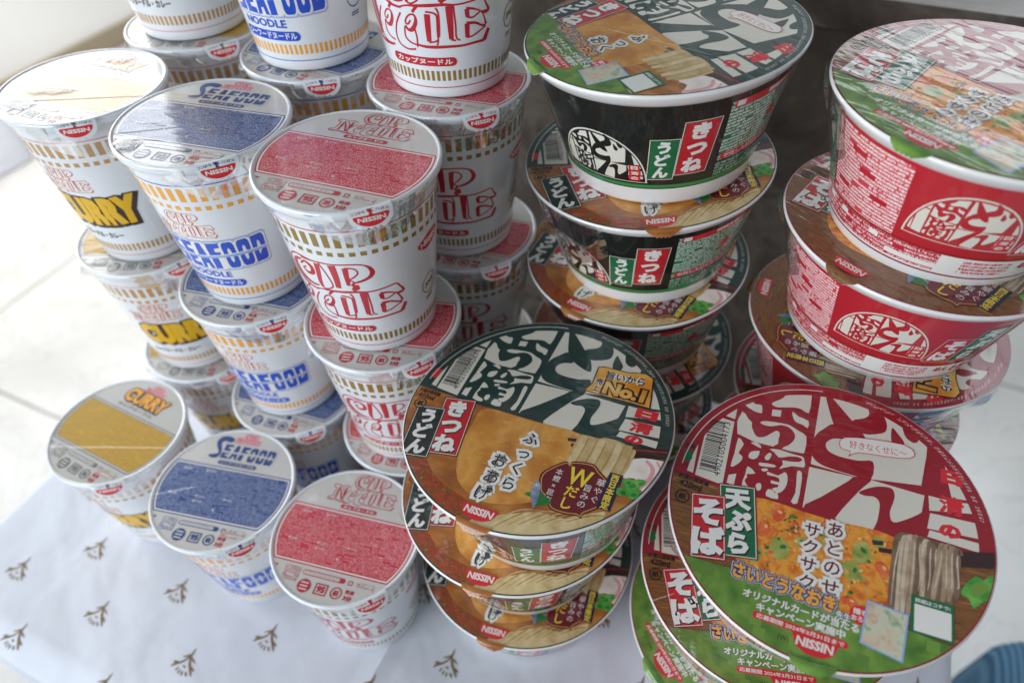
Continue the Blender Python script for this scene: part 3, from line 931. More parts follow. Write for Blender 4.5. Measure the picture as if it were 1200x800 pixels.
HALF = dict(
    S=([(.1, 1), (1, 1), (1, .84), (.5, .82), (.5, .7), (1, .6), (1, .54), (.04, .54), (0, .7), (0, .9)], [(0, .42), (1, .42), (1, .1), (.9, 0), (0, 0), (0, .16), (.5, .18), (.5, .3), (0, .34)]),
    E=([(0, 1), (1, 1), (1, .84), (.5, .82), (.5, .7), (.9, .68), (.9, .54), (0, .54)], [(0, .42), (.9, .42), (.9, .3), (.5, .28), (.5, .18), (1, .16), (1, 0), (0, 0)]),
    A=([(.28, 1), (.72, 1), (.86, .54), (.14, .54)], [(.12, .42), (.88, .42), (1, 0), (.66, 0), (.6, .2), (.4, .2), (.34, 0), (0, 0)]),
    F=([(0, 1), (1, 1), (1, .82), (.58, .8), (.52, .72), (.56, .66), (.92, .66), (.92, .54), (0, .54)], [(0, .42), (.56, .42), (.56, 0), (0, 0)]),
    O=([(.03, .54), (.03, .84), (.09, .94), (.22, 1), (.78, 1), (.91, .94), (.97, .84), (.97, .54), (.64, .54), (.6, .72), (.5, .79), (.4, .72), (.36, .54)],
       [(.03, .42), (.03, .16), (.09, .06), (.22, 0), (.78, 0), (.91, .06), (.97, .16), (.97, .42), (.64, .42), (.6, .28), (.5, .21), (.4, .28), (.36, .42)]),
    D=([(0, .54), (0, 1), (.8, 1), (.94, .95), (1, .84), (1, .54), (.62, .54), (.58, .72), (.47, .79), (.40, .72), (.36, .54)],
       [(0, .42), (0, 0), (.8, 0), (.94, .05), (1, .16), (1, .42), (.62, .42), (.52, .36), (.42, .25), (.38, .3), (.36, .42)]))
def sea_word(a, x0, x1, y0, y1, lift, inks, fn=lambda x, y: (x, y)):
    n, k = 7, (y1 - y0) / 22.0
    w = (x1 - x0) / n
    for g, mt in zip((1.9, 1.5, 1.15, 0.75), inks[:4]):
        for i in range(n):
            q = Art()
            gg = g * k
            l, r, b, t = x0 + i * w - gg * 0.6, x0 + (i + 1) * w + gg * 0.6, y0 - gg, y1 + gg
            c = 2.0 * k
            a.poly(mt, [fn(x, y + lift * (x - x0) / (x1 - x0)) for x, y in ((l + c, b), (r - c, b), (r, b + c), (r, t - c), (r - c, t), (l + c, t), (l, t - c), (l, b + c))])
    for i, ch in enumerate('SEAFOOD'):
        for half in HALF[ch]:
            a.poly(inks[4], [fn(x0 + (i + 0.05 + 0.90 * u) * w, y0 + v * (y1 - y0) + lift * (i + u) / n + (0.025 * (y1 - y0) * sin(2 * pi * (i + u) / n + 3.4) if 0.3 < v < 0.6 else 0)) for u, v in half])
    wave = [(x0 + (x1 - x0) * i / 14, y0 + (y1 - y0) * (0.48 + 0.025 * sin(2 * pi * i / 14 + 3.4)) + lift * i / 14) for i in range(15)]
    a.stroke(inks[3], [fn(*p) for p in wave], 2.5 * k, 2)
    a.stroke(inks[2], [fn(*p) for p in wave], 1.3 * k, 2)
    a.stroke(inks[0], [fn(x, y - 0.9 * k) for x, y in wave], 0.35 * k, 2)

def cup_side_art(kind):
    """x runs round the wall, 0.7 mm a degree, 0 at the middle of the picture side"""
    a = Art()
    bc, lc = dict(red=('gold', 'red'), blue=('amber', 'mid_blue'), curry=('tan', 'pink'))[kind]
    line(a, lc, 94.6, 0.7)
    band(a, bc, 84.0, 92.6, 48, 0.60); band(a, bc, 78.0, 80.8, 48, 0.56); band(a, bc, 10.4, 16.2, 76, 0.58)
    line(a, lc, 6.4, 0.6)
    small = lambda x, y: ((x + 14.3) * 0.415 - 12.6, (y - 28) * 0.415 + 57.2)
    if kind == 'red':
        word_logo(a, 'red', lambda x, y: (x, y), 1.75, 0.95)
        a.pill('red', -31, 19.0, 10.2, 24.0)
        a.text('white_print', 'カップヌードル', (-28, 19.9, 8, 23.2), bold=0.03)
    elif kind == 'blue':
        word_logo(a, 'red', small, 0.46, 0.34, 'white_print')
        sea_word(a, -30, 29.5, 33.0, 53.2, 1.4, ('mid_blue', 'white_print', 'light_blue', 'white_print', 'blue'), lambda x, y: (x, y + 0.0007 * x * x))
        a.text('blue', 'NOODLE', (-27, 26.2, 3.5, 31.0), bold=0.03)
        a.pill('blue', -32, 18.6, 10.2, 24.2)
        a.text('white_print', 'シーフードヌードル', (-29, 19.5, 8, 23.4), bold=0.03)
    else:
        word_logo(a, 'red', lambda x, y: ((x + 14.3) * 0.40 - 9.6, (y - 28) * 0.40 + 58.4), 0.46, 0.36, 'white_print')
        warp = lambda x, y: (x, y + 0.0010 * x * x)
        box = (-29, 32.4, 28, 55)
        for k in range(4):
            d = 2.4 - 0.6 * k
            a.text('curry_dark', 'CURRY', (box[0] - 1.2 + d, box[1] - 1.2 - d * 0.5, box[2] + 1.2 + d, box[3] + 1.0 - d * 0.3), bold=0.15, fn=warp)
        a.text('curry_dark', 'CURRY', (box[0] - 1.4, box[1] - 1.2, box[2] + 1.4, box[3] + 1.2), bold=0.16, fn=warp)
        a.text('curry_yellow', 'CURRY', box, bold=0.085, fn=warp)
        a.text('ink', 'カップヌードル・カレー', (-30, 21.4, 9.5, 26.6), bold=0.03, skew=0.1)
    # quality mark and maker's flag further round
    mk = dict(red='gold', blue='navy', curry='tan')[kind]
    a.ring(mk, 50.6, 37.0, 6.3, 7.0); a.text('ink' if kind == 'blue' else mk, 'JAS', (46.0, 35.0, 55.2, 39.2), bold=0.06, rot=0.05)
    a.rect(mk, 47.0, 26.8, 54, 27.5); a.rect(mk, 47.0, 25.4, 54, 26.1)
    a.smooth('bright_red', [(41.5, 68.6), (51, 72.6), (60.5, 71.2), (58.5, 66.2), (52, 63.4), (45.5, 64.4)], 3)
    a.text('white_print', 'NISSIN', (43.6, 66.2, 58.4, 69.8), bold=0.05, rot=0.1)
    # the back of the cup: notices
    a.rect(dict(red='text_red', blue='text_blue', curry='text_grey')[kind], 72, 26, 122, 72); a.rect(dict(red='text_red', blue='text_blue', curry='text_grey')[kind], -122, 26, -84, 72)
    return a

CUP_R0, CUP_K = 0.0340, (0.0455 - 0.0340) / 0.104
def build_cup(kind, label):
    root = empty('noodle_cup')
    tag(root, label, 'noodle cup')
    front = R(-76.4)                       # the picture side, seen from the lid's own x axis
    m = Mesh()
    prof = [(0.0318, 0.003), (0.0322, 0.0), (0.0334, 0.0), (0.0340, 0.0008)] + [(CUP_R0 + CUP_K * z, z) for z in [0.004 + 0.0942 * i / 18 for i in range(19)]] + [(0.0456, 0.1005), (0.0461, 0.1022)]
    m.lathe(prof, 'cup_paper', 96, capb=True)
    def place(x, y, h):
        z = y / 1000
        r = CUP_R0 + CUP_K * z + h
        t = front + R(x / 0.7)
        return (r * cos(t), r * sin(t), z)
    m.art(cup_side_art(kind), place, 2.0, 4e-5)
    m.build('paper_cup', root)
    m = Mesh()
    m.lathe([(0.0459, 0.1016), (0.0468, 0.1022), (0.0476, 0.1034), (0.0481, 0.1050), (0.0482, 0.1064), (0.0479, 0.1074), (0.0472, 0.10795), (0.0466, 0.1079), (0.0460, 0.1074)], 'cup_paper', 96)
    m.build('rim', root)
    m = Mesh()
    lp = 'lid_foil' if kind == 'curry' else 'lid_paper'
    zl = 0.10735
    m.lathe([(0.0473, 0.10795), (0.0466, 0.1079), (0.0461, 0.10745), (0.0455, zl)], lp, 96, capt=True)
    m.art(clipped(cup_lid_art(kind), 45.3), lambda x, y, h: (x / 1000, y / 1000, zl + h), None, 2e-5)
    m.build('lid', root)
    # the peel tab folded down over the rim
    TA = R(-49)
    def tplace(u, p, h):
        q = p / 1000
        if q <= 0:
            r, z = 0.0478 + q, 0.10815 + h
        else:
            bend = min(q, 0.003)
            a = bend / 0.003 * R(66)
            r = 0.0478 + 0.003 / R(66) * sin(a) * 0.85
            z = 0.10815 - 0.003 / R(66) * (1 - cos(a))
            if q > 0.003:
                r += (q - 0.003) * cos(R(70)); z -= (q - 0.003) * sin(R(70))
            r += h * sin(a); z += h * cos(a)
        t = TA + (u / 1000) / 0.0478
        return (r * cos(t), r * sin(t), z)
    m = Mesh()
    rows = []
    for i in range(12):
        p = -1.5 + 11.4 * i / 11
        w = 10.6 if p < 2 else 10.6 - (p - 2) * 0.2
        if p > 6:
            w -= (p - 6) ** 2 * 0.3
        rows.append([tplace(w * (j / 8 - 1), p + (0.5 * sin(j * 1.3) if p > 8 else 0), 0.0) for j in range(17)])
    m.grid(list(reversed(rows)), 'cup_paper', False)
    m.grid([[(x * 0.9965, y * 0.9965, z - 2e-4) for x, y, z in r] for r in rows], 'lid_paper', False)
    t = Art()
    ink = dict(red='red', blue='navy', curry='grey_ink')[kind]
    t.poly(ink, [(-1.6, -0.4), (1.6, -0.4), (1.6, -2.0), (0.9, -2.0), (0.9, -3.6), (-0.9, -3.6), (-0.9, -2.0), (-1.6, -2.0)][::-1])
    t.text(ink, 'ココから', (-9.2, -2.7, -2.4, -1.2), bold=0.02, rot=0.14); t.text(ink, 'ハガス', (2.4, -2.7, 8.6, -1.2), bold=0.02, rot=-0.14)
    t.smooth('bright_red', [(-8.2, -3.9), (-4, -3.6), (4, -3.6), (8.2, -3.9), (6.8, -6.6), (3.6, -8.4), (0, -9.0), (-3.6, -8.4), (-6.8, -6.6)], 3)
    t.text('white_print', 'NISSIN', (-6.3, -6.6, 6.3, -4.5), bold=0.045, rot=-0.03)
    m.art(t, lambda x, y, h: tplace(x, -y, h), 2.0, 6e-5)
    m.build('pull_tab', root)
    # shrink wrap: drawn tight from the rim to the wall, gathered into little ears, puckered on the lid
    rnd = random.Random(dict(red=4, blue=9, curry=15)[kind])
    for a0, a1, zb, ear in ((-176, -112, 0.088, -136), (-86, -8, 0.084, -66), (20, 120, 0.090, 70)):
        m = Mesh()
        rows = []
        nA = 40
        ph = [rnd.uniform(0, 6) for _ in range(6)]
        for i in range(11):
            s = i / 10
            row = []
            for j in range(nA + 1):
                u = j / nA
                t = a0 + (a1 - a0) * u
                z_end = zb + 0.012 * (1 - sin(pi * u)) 
                z = 0.1072 + (z_end - 0.1072) * s
                rw = CUP_R0 + CUP_K * z_end + 0.0003
                r = 0.0486 + (rw - 0.0486) * s
                wr = 0.00010 * sin(t * 0.9 + ph[0] + 3 * s) + 0.00005 * sin(t * 2.3 + ph[1] - 5 * s) + 0.0003 * sin(t * 0.22 + 5 * s + ph[2])
                pin = math.exp(-((t - ear) / 3.2) ** 2) * math.exp(-((s - 0.22) / 0.2) ** 2)
                r += wr * sin(pi * min(1, s * 1.1)) + 0.0032 * pin
                z -= 0.0025 * pin
                row.append((r * cos(R(t)), r * sin(R(t)), z))
            rows.append(row)
        m.grid(rows, 'wrap_film', False, True)
        m.build('wrap_film', root)
    spots = dict(curry=((-17, -32, 11, 7, 0.35), (-3, 33, 8, 5, 0.3), (-12, -12, 15, 5, 0.35)), blue=((-25, -32, 8, 6, -0.7),), red=((-30, -30, 4, 3, -0.7),))[kind]
    for x, y, sx, sy, ro in spots:
        m = Mesh()
        rows = []
        ph = [rnd.uniform(0, 6) for _ in range(8)]
        n1, n2 = 34, 18
        for i in range(n2 + 1):
            row = []
            for j in range(n1 + 1):
                u, v = j / n1 * 2 - 1, i / n2 * 2 - 1
                e = max(0.0, 1 - u * u) * max(0.0, 1 - v * v)
                h = 0.00026 + min(1, e * 1.6) * ((0.00016 if kind == 'curry' else 0.00036) * abs(sin(v * 10 + 1.8 * sin(u * 3 + ph[0]) + ph[1])) + 0.0001 * abs(sin(u * 4 + v * 8 + ph[2])))
                px, py = turn(x + u * sqrt_(1 - v * v / 2) * sx * (1 + 0.12 * sin(7 * v + ph[4])), y + v * sqrt_(1 - u * u / 2) * sy * (1 + 0.15 * sin(6 * u + ph[5])), x, y, ro)
                q = math.hypot(px, py)
                if q > 46.6:
                    px, py = px * 46.6 / q, py * 46.6 / q
                row.append((px / 1000, py / 1000, 0.10775 + h))
            rows.append(row)
        m.grid(rows, 'wrap_film', False, True)
        m.build('film_pucker', root)
    return root

# ------------------------------------------------------------------ the bowls
TR = dict(
 w2=[(-68,21.9),(-67,27.5),(-64.3,33),(-62.7,32.3),(-63.1,21.1)],
 bar=[(-61.1,37.7),(-48,36.5),(-47.7,-1.3),(-61.4,0.3)],
 five=[(-69.4,20.5),(-63.2,19.6),(-62.6,1),(-70.9,2.1),(-71.1,8.3),(-70.6,14.8)],
 docell=[(-7.8,69.5),(3,71.3),(15.1,68.4),(26.5,64.2),(36.4,58.7),(43.8,52.6),(43.4,44.2),(41.4,26.5),(19.1,23),(11.4,22.2),(-8.6,23),(-8.5,42.8)],
 doA=[(-5.9,68.5),(-3.1,66.9),(8.5,54.2),(13,49.9),(17.3,39.3),(9.4,41.2),(1.2,47.2),(-3.4,58.8)],
 doB=[(8.5,54.2),(14.4,57.9),(16.2,61.5),(14.4,68.2),(17,67.8),(20.8,65.4),(24,59.9),(24.9,54.9),(22.9,51),(13.6,48)],
 doC=[(0.2,49.8),(-4.7,45.2),(-7.7,41),(-9.4,34.4),(-8.5,28),(-5.1,24.7),(0.4,23.3),(11.3,22.6),(19.1,23),(19.6,33),(12.9,31.6),(4.8,31.3),(-0.2,32.4),(-2.4,34.5),(-2.6,37.6),(0.4,40.9),(5.4,43)],
 dk1=[(27.5,55.8),(30,53.1),(33,49),(32.9,46.2),(31.1,44.5),(28.7,45),(27.3,47.7),(27,52.2)],
 dk2=[(31.9,60.1),(35.7,58.4),(39.4,53.9),(39.4,51.1),(37.5,49.7),(34.5,51.2),(32.9,54.1)],
 ncell=[(-9.1,21.2),(11.2,21.8),(19.2,22.7),(42.9,21.5),(41.9,12.7),(37.6,0.6),(26.1,-5.3),(7.2,-4.2),(-9.8,-1.6)],
 nA=[(19.5,23.1),(14.2,14.7),(5,-2.5),(7.6,-5.1),(-9.5,-2.2),(-1.9,6.7),(8.8,18.4),(11.9,22)],
 nB=[(14.3,14.3),(19.9,18.7),(24.7,20.6),(28.6,20.7),(30,17.6),(29.5,13.4),(28.3,8),(29.4,3.5),(33.2,4.8),(40.3,10.6),(42.4,13.3),(42.9,14.8),(43.3,8.3),(38.9,1),(28.1,-4.6),(21.5,-5.1),(23,1.2),(23.7,7.9),(23.3,12.2),(20.8,13.9),(17.1,13.2)],
 r1=[(44.6,22.1),(54.7,22),(63.5,23.5),(65.2,18.7),(45.1,14.3)],
 r2=[(45.5,13.1),(66.4,13.9),(68,6.5),(44.3,4.8)],
 r3=[(45.3,4.2),(67.6,4.1),(67.4,-0.5),(44.5,0.6)],
 r4=[(49.5,46.2),(53.6,42.2),(61.5,31.3),(63.2,24.9),(54.6,23.9),(53.2,30.6),(51.3,42.5)],
 mar=[(16.5,-36.6),(17.2,-31.2),(25,-22.7),(27.7,-23.9),(28.9,-21.3),(38.5,-19.6),(43.1,-22.8),(48.1,-26.1),(49.9,-30.5),(50.1,-39.4),(48.6,-43.1),(43.5,-48.1),(43.1,-50.6),(40.8,-49.9),(35.6,-51),(27.9,-50.7),(21.9,-44.8),(19.2,-43.3)],
 nood=[(26,-7.2),(28.7,-4.2),(33.1,-3.8),(36.2,-4.2),(38.5,-2.4),(43.6,-2),(49.6,-2.7),(51.1,-5.3),(55.6,-4.7),(55.9,-9.5),(53.8,-23.2),(46.3,-21.6),(43.1,-22.8),(38.5,-19.6),(28.9,-21.3),(24.9,-22.3)],
 kama=[(56.2,-10.3),(68.4,-6.8),(71.8,-9.1),(69.8,-19.2),(65.9,-27.2),(60,-21),(54.2,-22.2)],
 w1=[(-59.5,39.9),(-56.5,44.8),(-49,51.7),(-47.8,50.9),(-48,38.2)],
 c1=[(-45.5,49.5),(-45,53),(-41.7,57.4),(-32.7,63.1),(-31.6,62.7),(-35,59),(-39.9,53.5),(-40.3,51.1),(-38.7,50.7),(-36.1,50.8),(-35.5,47.1),(-35.7,45.8),(-39.9,46.2)],
 c2=[(-31.2,54),(-27.1,57.6),(-25.3,60.9),(-26.9,63.8),(-28.1,64.9),(-22.8,66.8),(-15.4,68.3),(-13.3,67),(-12.3,63.4),(-12.6,52.9),(-16.6,54.3),(-20.9,54),(-28,52),(-30.7,52.5)],
 c3=[(-30.6,49.8),(-26.1,50.5),(-26,46.4),(-30.5,45.7)],
 c4=[(-19.9,47.8),(-20.6,51.4),(-17.3,49.2),(-12.3,47.9),(-12.3,43.4),(-14.7,44.7),(-18.1,45.4)],
 c5=[(-45.2,44),(-41.4,40.3),(-39.4,38.8),(-39.2,36.2),(-36.4,31.3),(-33.6,31.2),(-30.9,33.1),(-27.2,37.2),(-25.3,36.5),(-25.3,32.9),(-27.3,27.6),(-45.5,29.9)],
 c6=[(-35.4,39.8),(-33.1,41.6),(-24.1,42.7),(-20.4,42.4),(-16.5,40.5),(-12.3,38.2),(-12.2,29.1),(-14,27.8),(-23,27.5),(-20.1,30.5),(-17.7,34.9),(-18.2,38.4),(-21,41.1),(-25.1,41.5),(-29,39.5),(-32.6,38.9)],
 e1=[(-44.6,27.6),(-41.9,25.4),(-41.5,24),(-43,18.9),(-41,17.5),(-41,15),(-42.9,11.9),(-45.6,10),(-45,17.7)],
 e2=[(-45.7,5.1),(-42.2,6.9),(-42.4,-0.1),(-45.9,0.5)],
 e3=[(-38.1,19),(-37.3,21.3),(-34.4,22.7),(-33.2,22.6),(-33.8,18.9),(-35.8,17.3),(-37.7,17.6)],
 e4=[(-30.3,20.6),(-28.5,23.4),(-27.4,22.6),(-28.2,19.3),(-29.9,18.9)],
 e5=[(-32.3,16.4),(-25.4,17.3),(-25.1,15.9),(-31.8,14.6)],
 e6=[(-38.2,26.6),(-35.4,27.5),(-33.2,26.2),(-33,24.7),(-36.2,25.7)],
 e7=[(-31.1,12.9),(-28.9,14.1),(-27.8,13.3),(-29.8,11.9)],
 e8=[(-37.5,12.7),(-33.4,9.7),(-37.3,8.2),(-36.9,6.6),(-37.8,4.4),(-36.2,2),(-33.2,1.2),(-32.5,-1),(-38.6,-0.2),(-38,8.1)],
 e9=[(-32.4,1.9),(-32,4.4),(-30,4.9),(-29.7,1.9),(-31.1,0.7)],
 ea=[(-27.8,12.5),(-22.9,11.8),(-20.1,14.7),(-18.5,12.8),(-18.3,8.1),(-19.6,4.4),(-22,2.1),(-24.7,4),(-22.3,5.3),(-22.2,6.8),(-25.5,6.6),(-25.5,8.3),(-22.1,8.2),(-22.1,10.1),(-24.1,10.9),(-27.7,10.6)],
 eb=[(-23.3,1.7),(-22.2,2.6),(-21.3,-0.9),(-26.9,-0.9),(-26.5,3),(-23.8,2.9)],
 ec=[(-28.7,25.6),(-24.1,26.6),(-17,26),(-12.8,25.9),(-11.7,23.8),(-11.5,20.1),(-17.1,19.1),(-22.8,15.7),(-21.4,18.6),(-22,20.9),(-19.5,21.2),(-14,22.5),(-12.9,24.4),(-15.1,25.1),(-19.2,24.1),(-23.7,22),(-26.3,24.4)],
 ed=[(-14.3,17.1),(-12.2,16.8),(-11.8,10.3),(-12.4,-0.3),(-15.3,-0.4),(-13.9,4.9),(-14.2,12.3)])
BRUSH = ('c1', 'c2', 'c4', 'c5', 'c6', 'e1', 'e3', 'e4', 'e5', 'e6', 'e7', 'e8', 'e9', 'ea', 'eb', 'ec', 'ed')
def bowl_lid_art(style, campaign):
    """style 'udon' (dark green) or 'soba' (red); campaign lids carry the grass-green corner"""
    a = Art()
    udon = style == 'udon'
    base, edge = ('forest', 'edge_text') if udon else ('deep_red', 'edge_text_red')
    a.ring(base, 0, 0, 0, 71.3, 0, 360, 120)
    cells, glyph = Art(), Art()
    for k in ('w1', 'w2', 'bar', 'five', 'docell', 'ncell', 'r1', 'r2', 'r3', 'r4', 'c3', 'e2'):
        cells.poly('cream', TR[k])
    for k in BRUSH:
        cells.smooth('cream', TR[k], 2)
    for k in ('doA', 'doB', 'doC', 'dk1', 'dk2', 'nA', 'nB'):
        glyph.smooth(base, TR[k], 3)
    a.add(clipped(cells, 65.6), lambda x, y: (x * 0.985, y * 0.985))
    a.add(glyph, lambda x, y: (x * 0.985, y * 0.985))
    # bar code and cooking time
    a.rects('ink', [(-59.3, 4.2 + 30.5 * i / 34, -51.4, 4.2 + 30.5 * i / 34 + random.Random(i * 7 + 3).choice((0.25, 0.4, 0.4, 0.7))) for i in range(34)])
    a.text('ink', '4902105002674' if udon else '4902105004173', (-66.6, 17.1, -34.6, 20.3), rot=R(90), bold=0.0)
    if not udon:
        pass
    a.text('ink', '熱湯', (-68.2, 14.2, -63.4, 16.8), bold=0.02)
    a.text('bright_red' if udon else 'box_green', '5' if udon else '3', (-68.2, 6.4, -63.6, 13.4), bold=0.13)
    a.text('ink', '分', (-67.2, 2.9, -64.6, 5.5), bold=0.0)
    for i, c in enumerate('日清の'):
        b = ((48.6, 15.6, 60.2, 22.2), (48.0, 6.0, 60.0, 13.6), (48.0, -1.6, 57.6, 4.0))[i]
        if not udon or campaign:
            b = ((49.0, 30.4, 58.4, 38.2), (48.2, 14.6, 58.8, 24.2), (48.4, 2.6, 57.6, 9.6))[i]
        a.text('bright_red', c, b, bold=(0.08, 0.035, 0.07)[i])
    a.ring('cream', 0, 0, 67.6, 68.1, 96, 176, 60)
    a.ring(edge, 0, 0, 67.2, 69.0, 12, 78, 50)
    # the photograph half
    ph = Art()
    ph.poly('broth' if udon else 'wood_table', [(-80, -1), (-50, -2.6), (-30, -3.6), (0, -4), (27, -4), (50, -3), (80, 1), (80, -80), (-80, -80)])
    if udon:
        ph.smooth('spice', [(-56, -40), (-44, -44), (-34, -52), (-22, -57), (-12, -60), (-10, -67), (-22, -72), (-50, -58)], 3)
        ph.smooth('fried_tofu', [(-27, -4.4), (0, -4.6), (26, -4.6), (30, -20), (27, -38), (18, -50), (2, -57), (-10, -57), (-22, -50), (-29, -34), (-30, -16)], 4)
        rnd = random.Random(5)
        for i in range(26):
            x, y = rnd.uniform(-24, 24), rnd.uniform(-46, -8)
            ph.stroke('pale_orange', [(x, y), (x + rnd.uniform(1, 5), y + rnd.uniform(-1, 1.4))], [0.3, 0.15])
        ph.poly('chop', [(49, -4), (80, 3), (80, -3.4), (55, -9.8)]); ph.poly('brown_red', [(50, -5.2), (80, 1.6), (80, 0.7), (51, -6.2)])
        ph.smooth('kamaboko', TR['kama'], 3)
        ph.stroke('blush', [(62, -9.0), (66.6, -13), (66.4, -20), (63.4, -26)], [1.4, 2.2, 2.2, 1.4])
        ph.stroke('blush', [(67, -8), (70, -12), (69.8, -19)], [0.8, 1.2, 0.8])
        ph.smooth('noodle', [(-6, -70), (10, -60), (24, -54), (36, -53), (47, -46), (53, -44), (46, -60), (20, -72)], 3)
        for i in range(8):
            ph.stroke('noodle_dark' if i % 2 else 'noodle_mid', [(2 + 5 * i, -70 + 2.2 * i), (12 + 5 * i, -58 + 1.5 * i), (20 + 5 * i, -53.5 + 1.2 * i)], [0.5, 0.9, 0.5])
        nood = ('noodle', 'noodle_mid', 'noodle_dark', 'noodle')
    else:
        ph.smooth('tempura', [(-33, -3.6), (0, -4.2), (30, -4.2), (34, -20), (33, -36), (20, -46), (0, -50), (-20, -50), (-34, -38), (-37, -20)], 4)
        rnd = random.Random(11)
        for x, y, r, c in ((-20, -8, 4.2, 'shrimp'), (-25, -17, 3.8, 'shrimp'), (-12, -13, 3.4, 'shrimp'), (2, -8, 3, 'shrimp'), (26, -21, 3.8, 'shrimp'), (14, -40, 3.6, 'shrimp'),
                           (-17, -25, 5.4, 'pea'), (-27, -31, 4.4, 'pea'), (-9, -19, 3.0, 'pea'), (17, -16, 5.4, 'pea'), (14, -26, 5.0, 'pea'), (2, -15, 3.0, 'pea'), (24, -9, 3, 'pea')):
            ph.disc(c, x, y, r, r * rnd.uniform(0.65, 0.9), rnd.uniform(0, 3), 26, 0.13, int(x * 7 + y))
            ph.disc('pale_orange' if c == 'shrimp' else 'scallion_dark', x + r * 0.2, y + r * 0.2, r * 0.28, r * 0.18, rnd.uniform(0, 3), 9, 0.3, int(x))
        for i in range(150):
            x, y = rnd.uniform(-31, 31), rnd.uniform(-46, -6)
            ph.disc(rnd.choice(('scallion_dark', 'pale_orange', 'shrimp', 'amber', 'pea')), x, y, rnd.uniform(0.4, 1.3), rnd.uniform(0.3, 0.9), rnd.uniform(0, 3), 7, 0.35, i)
        for i in range(14):
            ph.disc('scallion_dark', -15 + rnd.uniform(-3, 3), -12 + rnd.uniform(-5, 6), rnd.uniform(0.5, 1.2), 0.5, rnd.uniform(0, 3), 6, 0.3, i)
        ph.poly('chop', [(55, -3), (80, 4), (80, -4), (57, -9.5)])
        ph.smooth('scallion', [(59, -17), (63, -12), (66, -13), (69, -9.6), (74, -9), (72, -21), (66, -22), (62, -27), (60, -23), (57, -22)], 2)
        ph.smooth('lime', [(61, -17), (65, -14), (68, -15), (66, -19), (62, -22)], 2)
        nood = ('soba', 'soba_light', 'soba_dark', 'soba')
    a.add(clipped(ph, 70.6))
    # lifted noodles and chopsticks
    for p in ([(21, -8.6), (25.6, -7.7), (26, -9.6), (21.6, -10.6)], [(23.8, -11.3), (29.6, -10.4), (29.6, -12.6), (24.2, -13.3)]):
        a.poly('chop', p)
    if udon:
        a.smooth('noodle_mid', TR['nood'], 2)
        for i in range(6):
            x = 29 + 4.6 * i
            a.stroke(nood[i % 2], [(x, -4.6 + 0.3 * i), (x - 0.3, -12), (x - 1.2, -21), (x - 2.2, -26)], [3.4, 3.7, 3.8, 3.2], 4)
            a.stroke('noodle_dark', [(x + 2.0, -5), (x + 1.8, -13), (x + 0.8, -22)], [0.5, 0.9, 0.7], 4)
    else:
        a.smooth('soba_dark', [(30.7, -2.6), (39.5, -0.4), (48.8, -0.8), (56.3, -3.7), (57, -10.5), (55, -24), (50, -36), (38.2, -38), (30.4, -42), (29.4, -19)], 3)
        rr = random.Random(21)
        for i in range(12):
            x = 31.5 + 2.15 * i
            ln = (42 - 1.2 * i) if i < 4 else 36 - 0.9 * i
            dx = rr.uniform(-1.2, 1.2)
            mt = ('soba', 'soba_light', 'soba', 'soba_dark', 'soba_light')[rr.randrange(5)]
            top = -0.6 - 0.035 * (i - 5.5) ** 2 - rr.uniform(0, 1)
            a.stroke(mt, [(x + 2.2, top - 2.6), (x + 1.6, top - 0.4), (x + 0.6, top - 1.4), (x + 0.2, -9), (x - 0.4 + dx, -20), (x - 1.4 + dx, -ln)], [1.6, 2.0, 2.5, 2.6, 2.5, 1.5], 4)
            a.stroke('soba_light' if mt != 'soba_light' else 'soba', [(x + 0.9, top - 3), (x + 0.6, -9), (x + 0.1 + dx, -19), (x - 0.7 + dx, -ln + 6)], [0.3, 0.7, 0.6, 0.2], 4)
    # name boxes
    rot = R(10)
    names = (('box_red', 'きつね', -40.2, -21.6, 15.2, 35.0), ('box_black', 'うどん', -53.4, -29.6, 13.6, 30.4)) if udon else \
            (('box_green', '天ぷら', -37.0, -17.4, 14.2, 33.6), ('box_red', 'そば', -49.6, -24.2, 13.2, 29.4))
    for mt, s, cx, cy, w, h in names:
        for g, mm in ((1.5, 'ink' if udon else 'deep_red'), (0.95, 'cream'), (0.55, mt)):
            a.rect(mm, cx - w / 2 - g, cy - h / 2 - g, cx + w / 2 + g, cy + h / 2 + g, rot)
        n = len(s)
        ux, uy = cx - sin(rot) * h / 2, cy + cos(rot) * h / 2
        a.vtext('ink', s, ux + 0.5, uy - 0.5, h / n * 0.98, h / n, rot, 0.075, 1.05)
        a.vtext('white_print', s, ux, uy, h / n * 0.98, h / n, rot, 0.06, 1.05)
    if udon:
        a.text('ink', 'お湯の目安量', (-69, -5.4, -56, -2.8), rot=R(-2), bold=0.03)
        a.text('ink', '410ml', (-68, -9.4, -58, -6.0), rot=R(-2), bold=0.03)
    else:
        a.text('ink', 'お湯の目安量', (-68, -3.8, -53, -1.2), rot=R(-6), bold=0.03)
        a.text('ink', '420ml', (-67, -8.0, -56, -4.4), rot=R(-6), bold=0.03)
    a.ring('ink', -64, -13, 2.9, 3.5); a.text('ink', '紙', (-65.8, -14.8, -62.2, -11.2), bold=0.03)
    # catch phrase with a pale halo
    cols = (('ふっくら', 3.6, -10.6, 9.2, 9.6), ('おあげ', -6.2, -28.4, 9.4, 10.0)) if udon else (('あとのせ', 5.5, -4.0, 8.6, 9.2), ('サクサク', -4.3, -7.6, 8.2, 8.4))
    for b, mt in ((0.20, 'cream'), (0.15, 'white_print'), (0.015, 'ink' if udon else 'maroon')):
        for s, cx, top, em, pitch in cols:
            a.vtext(mt, s, cx, top, em * 0.92, pitch, 0, b)
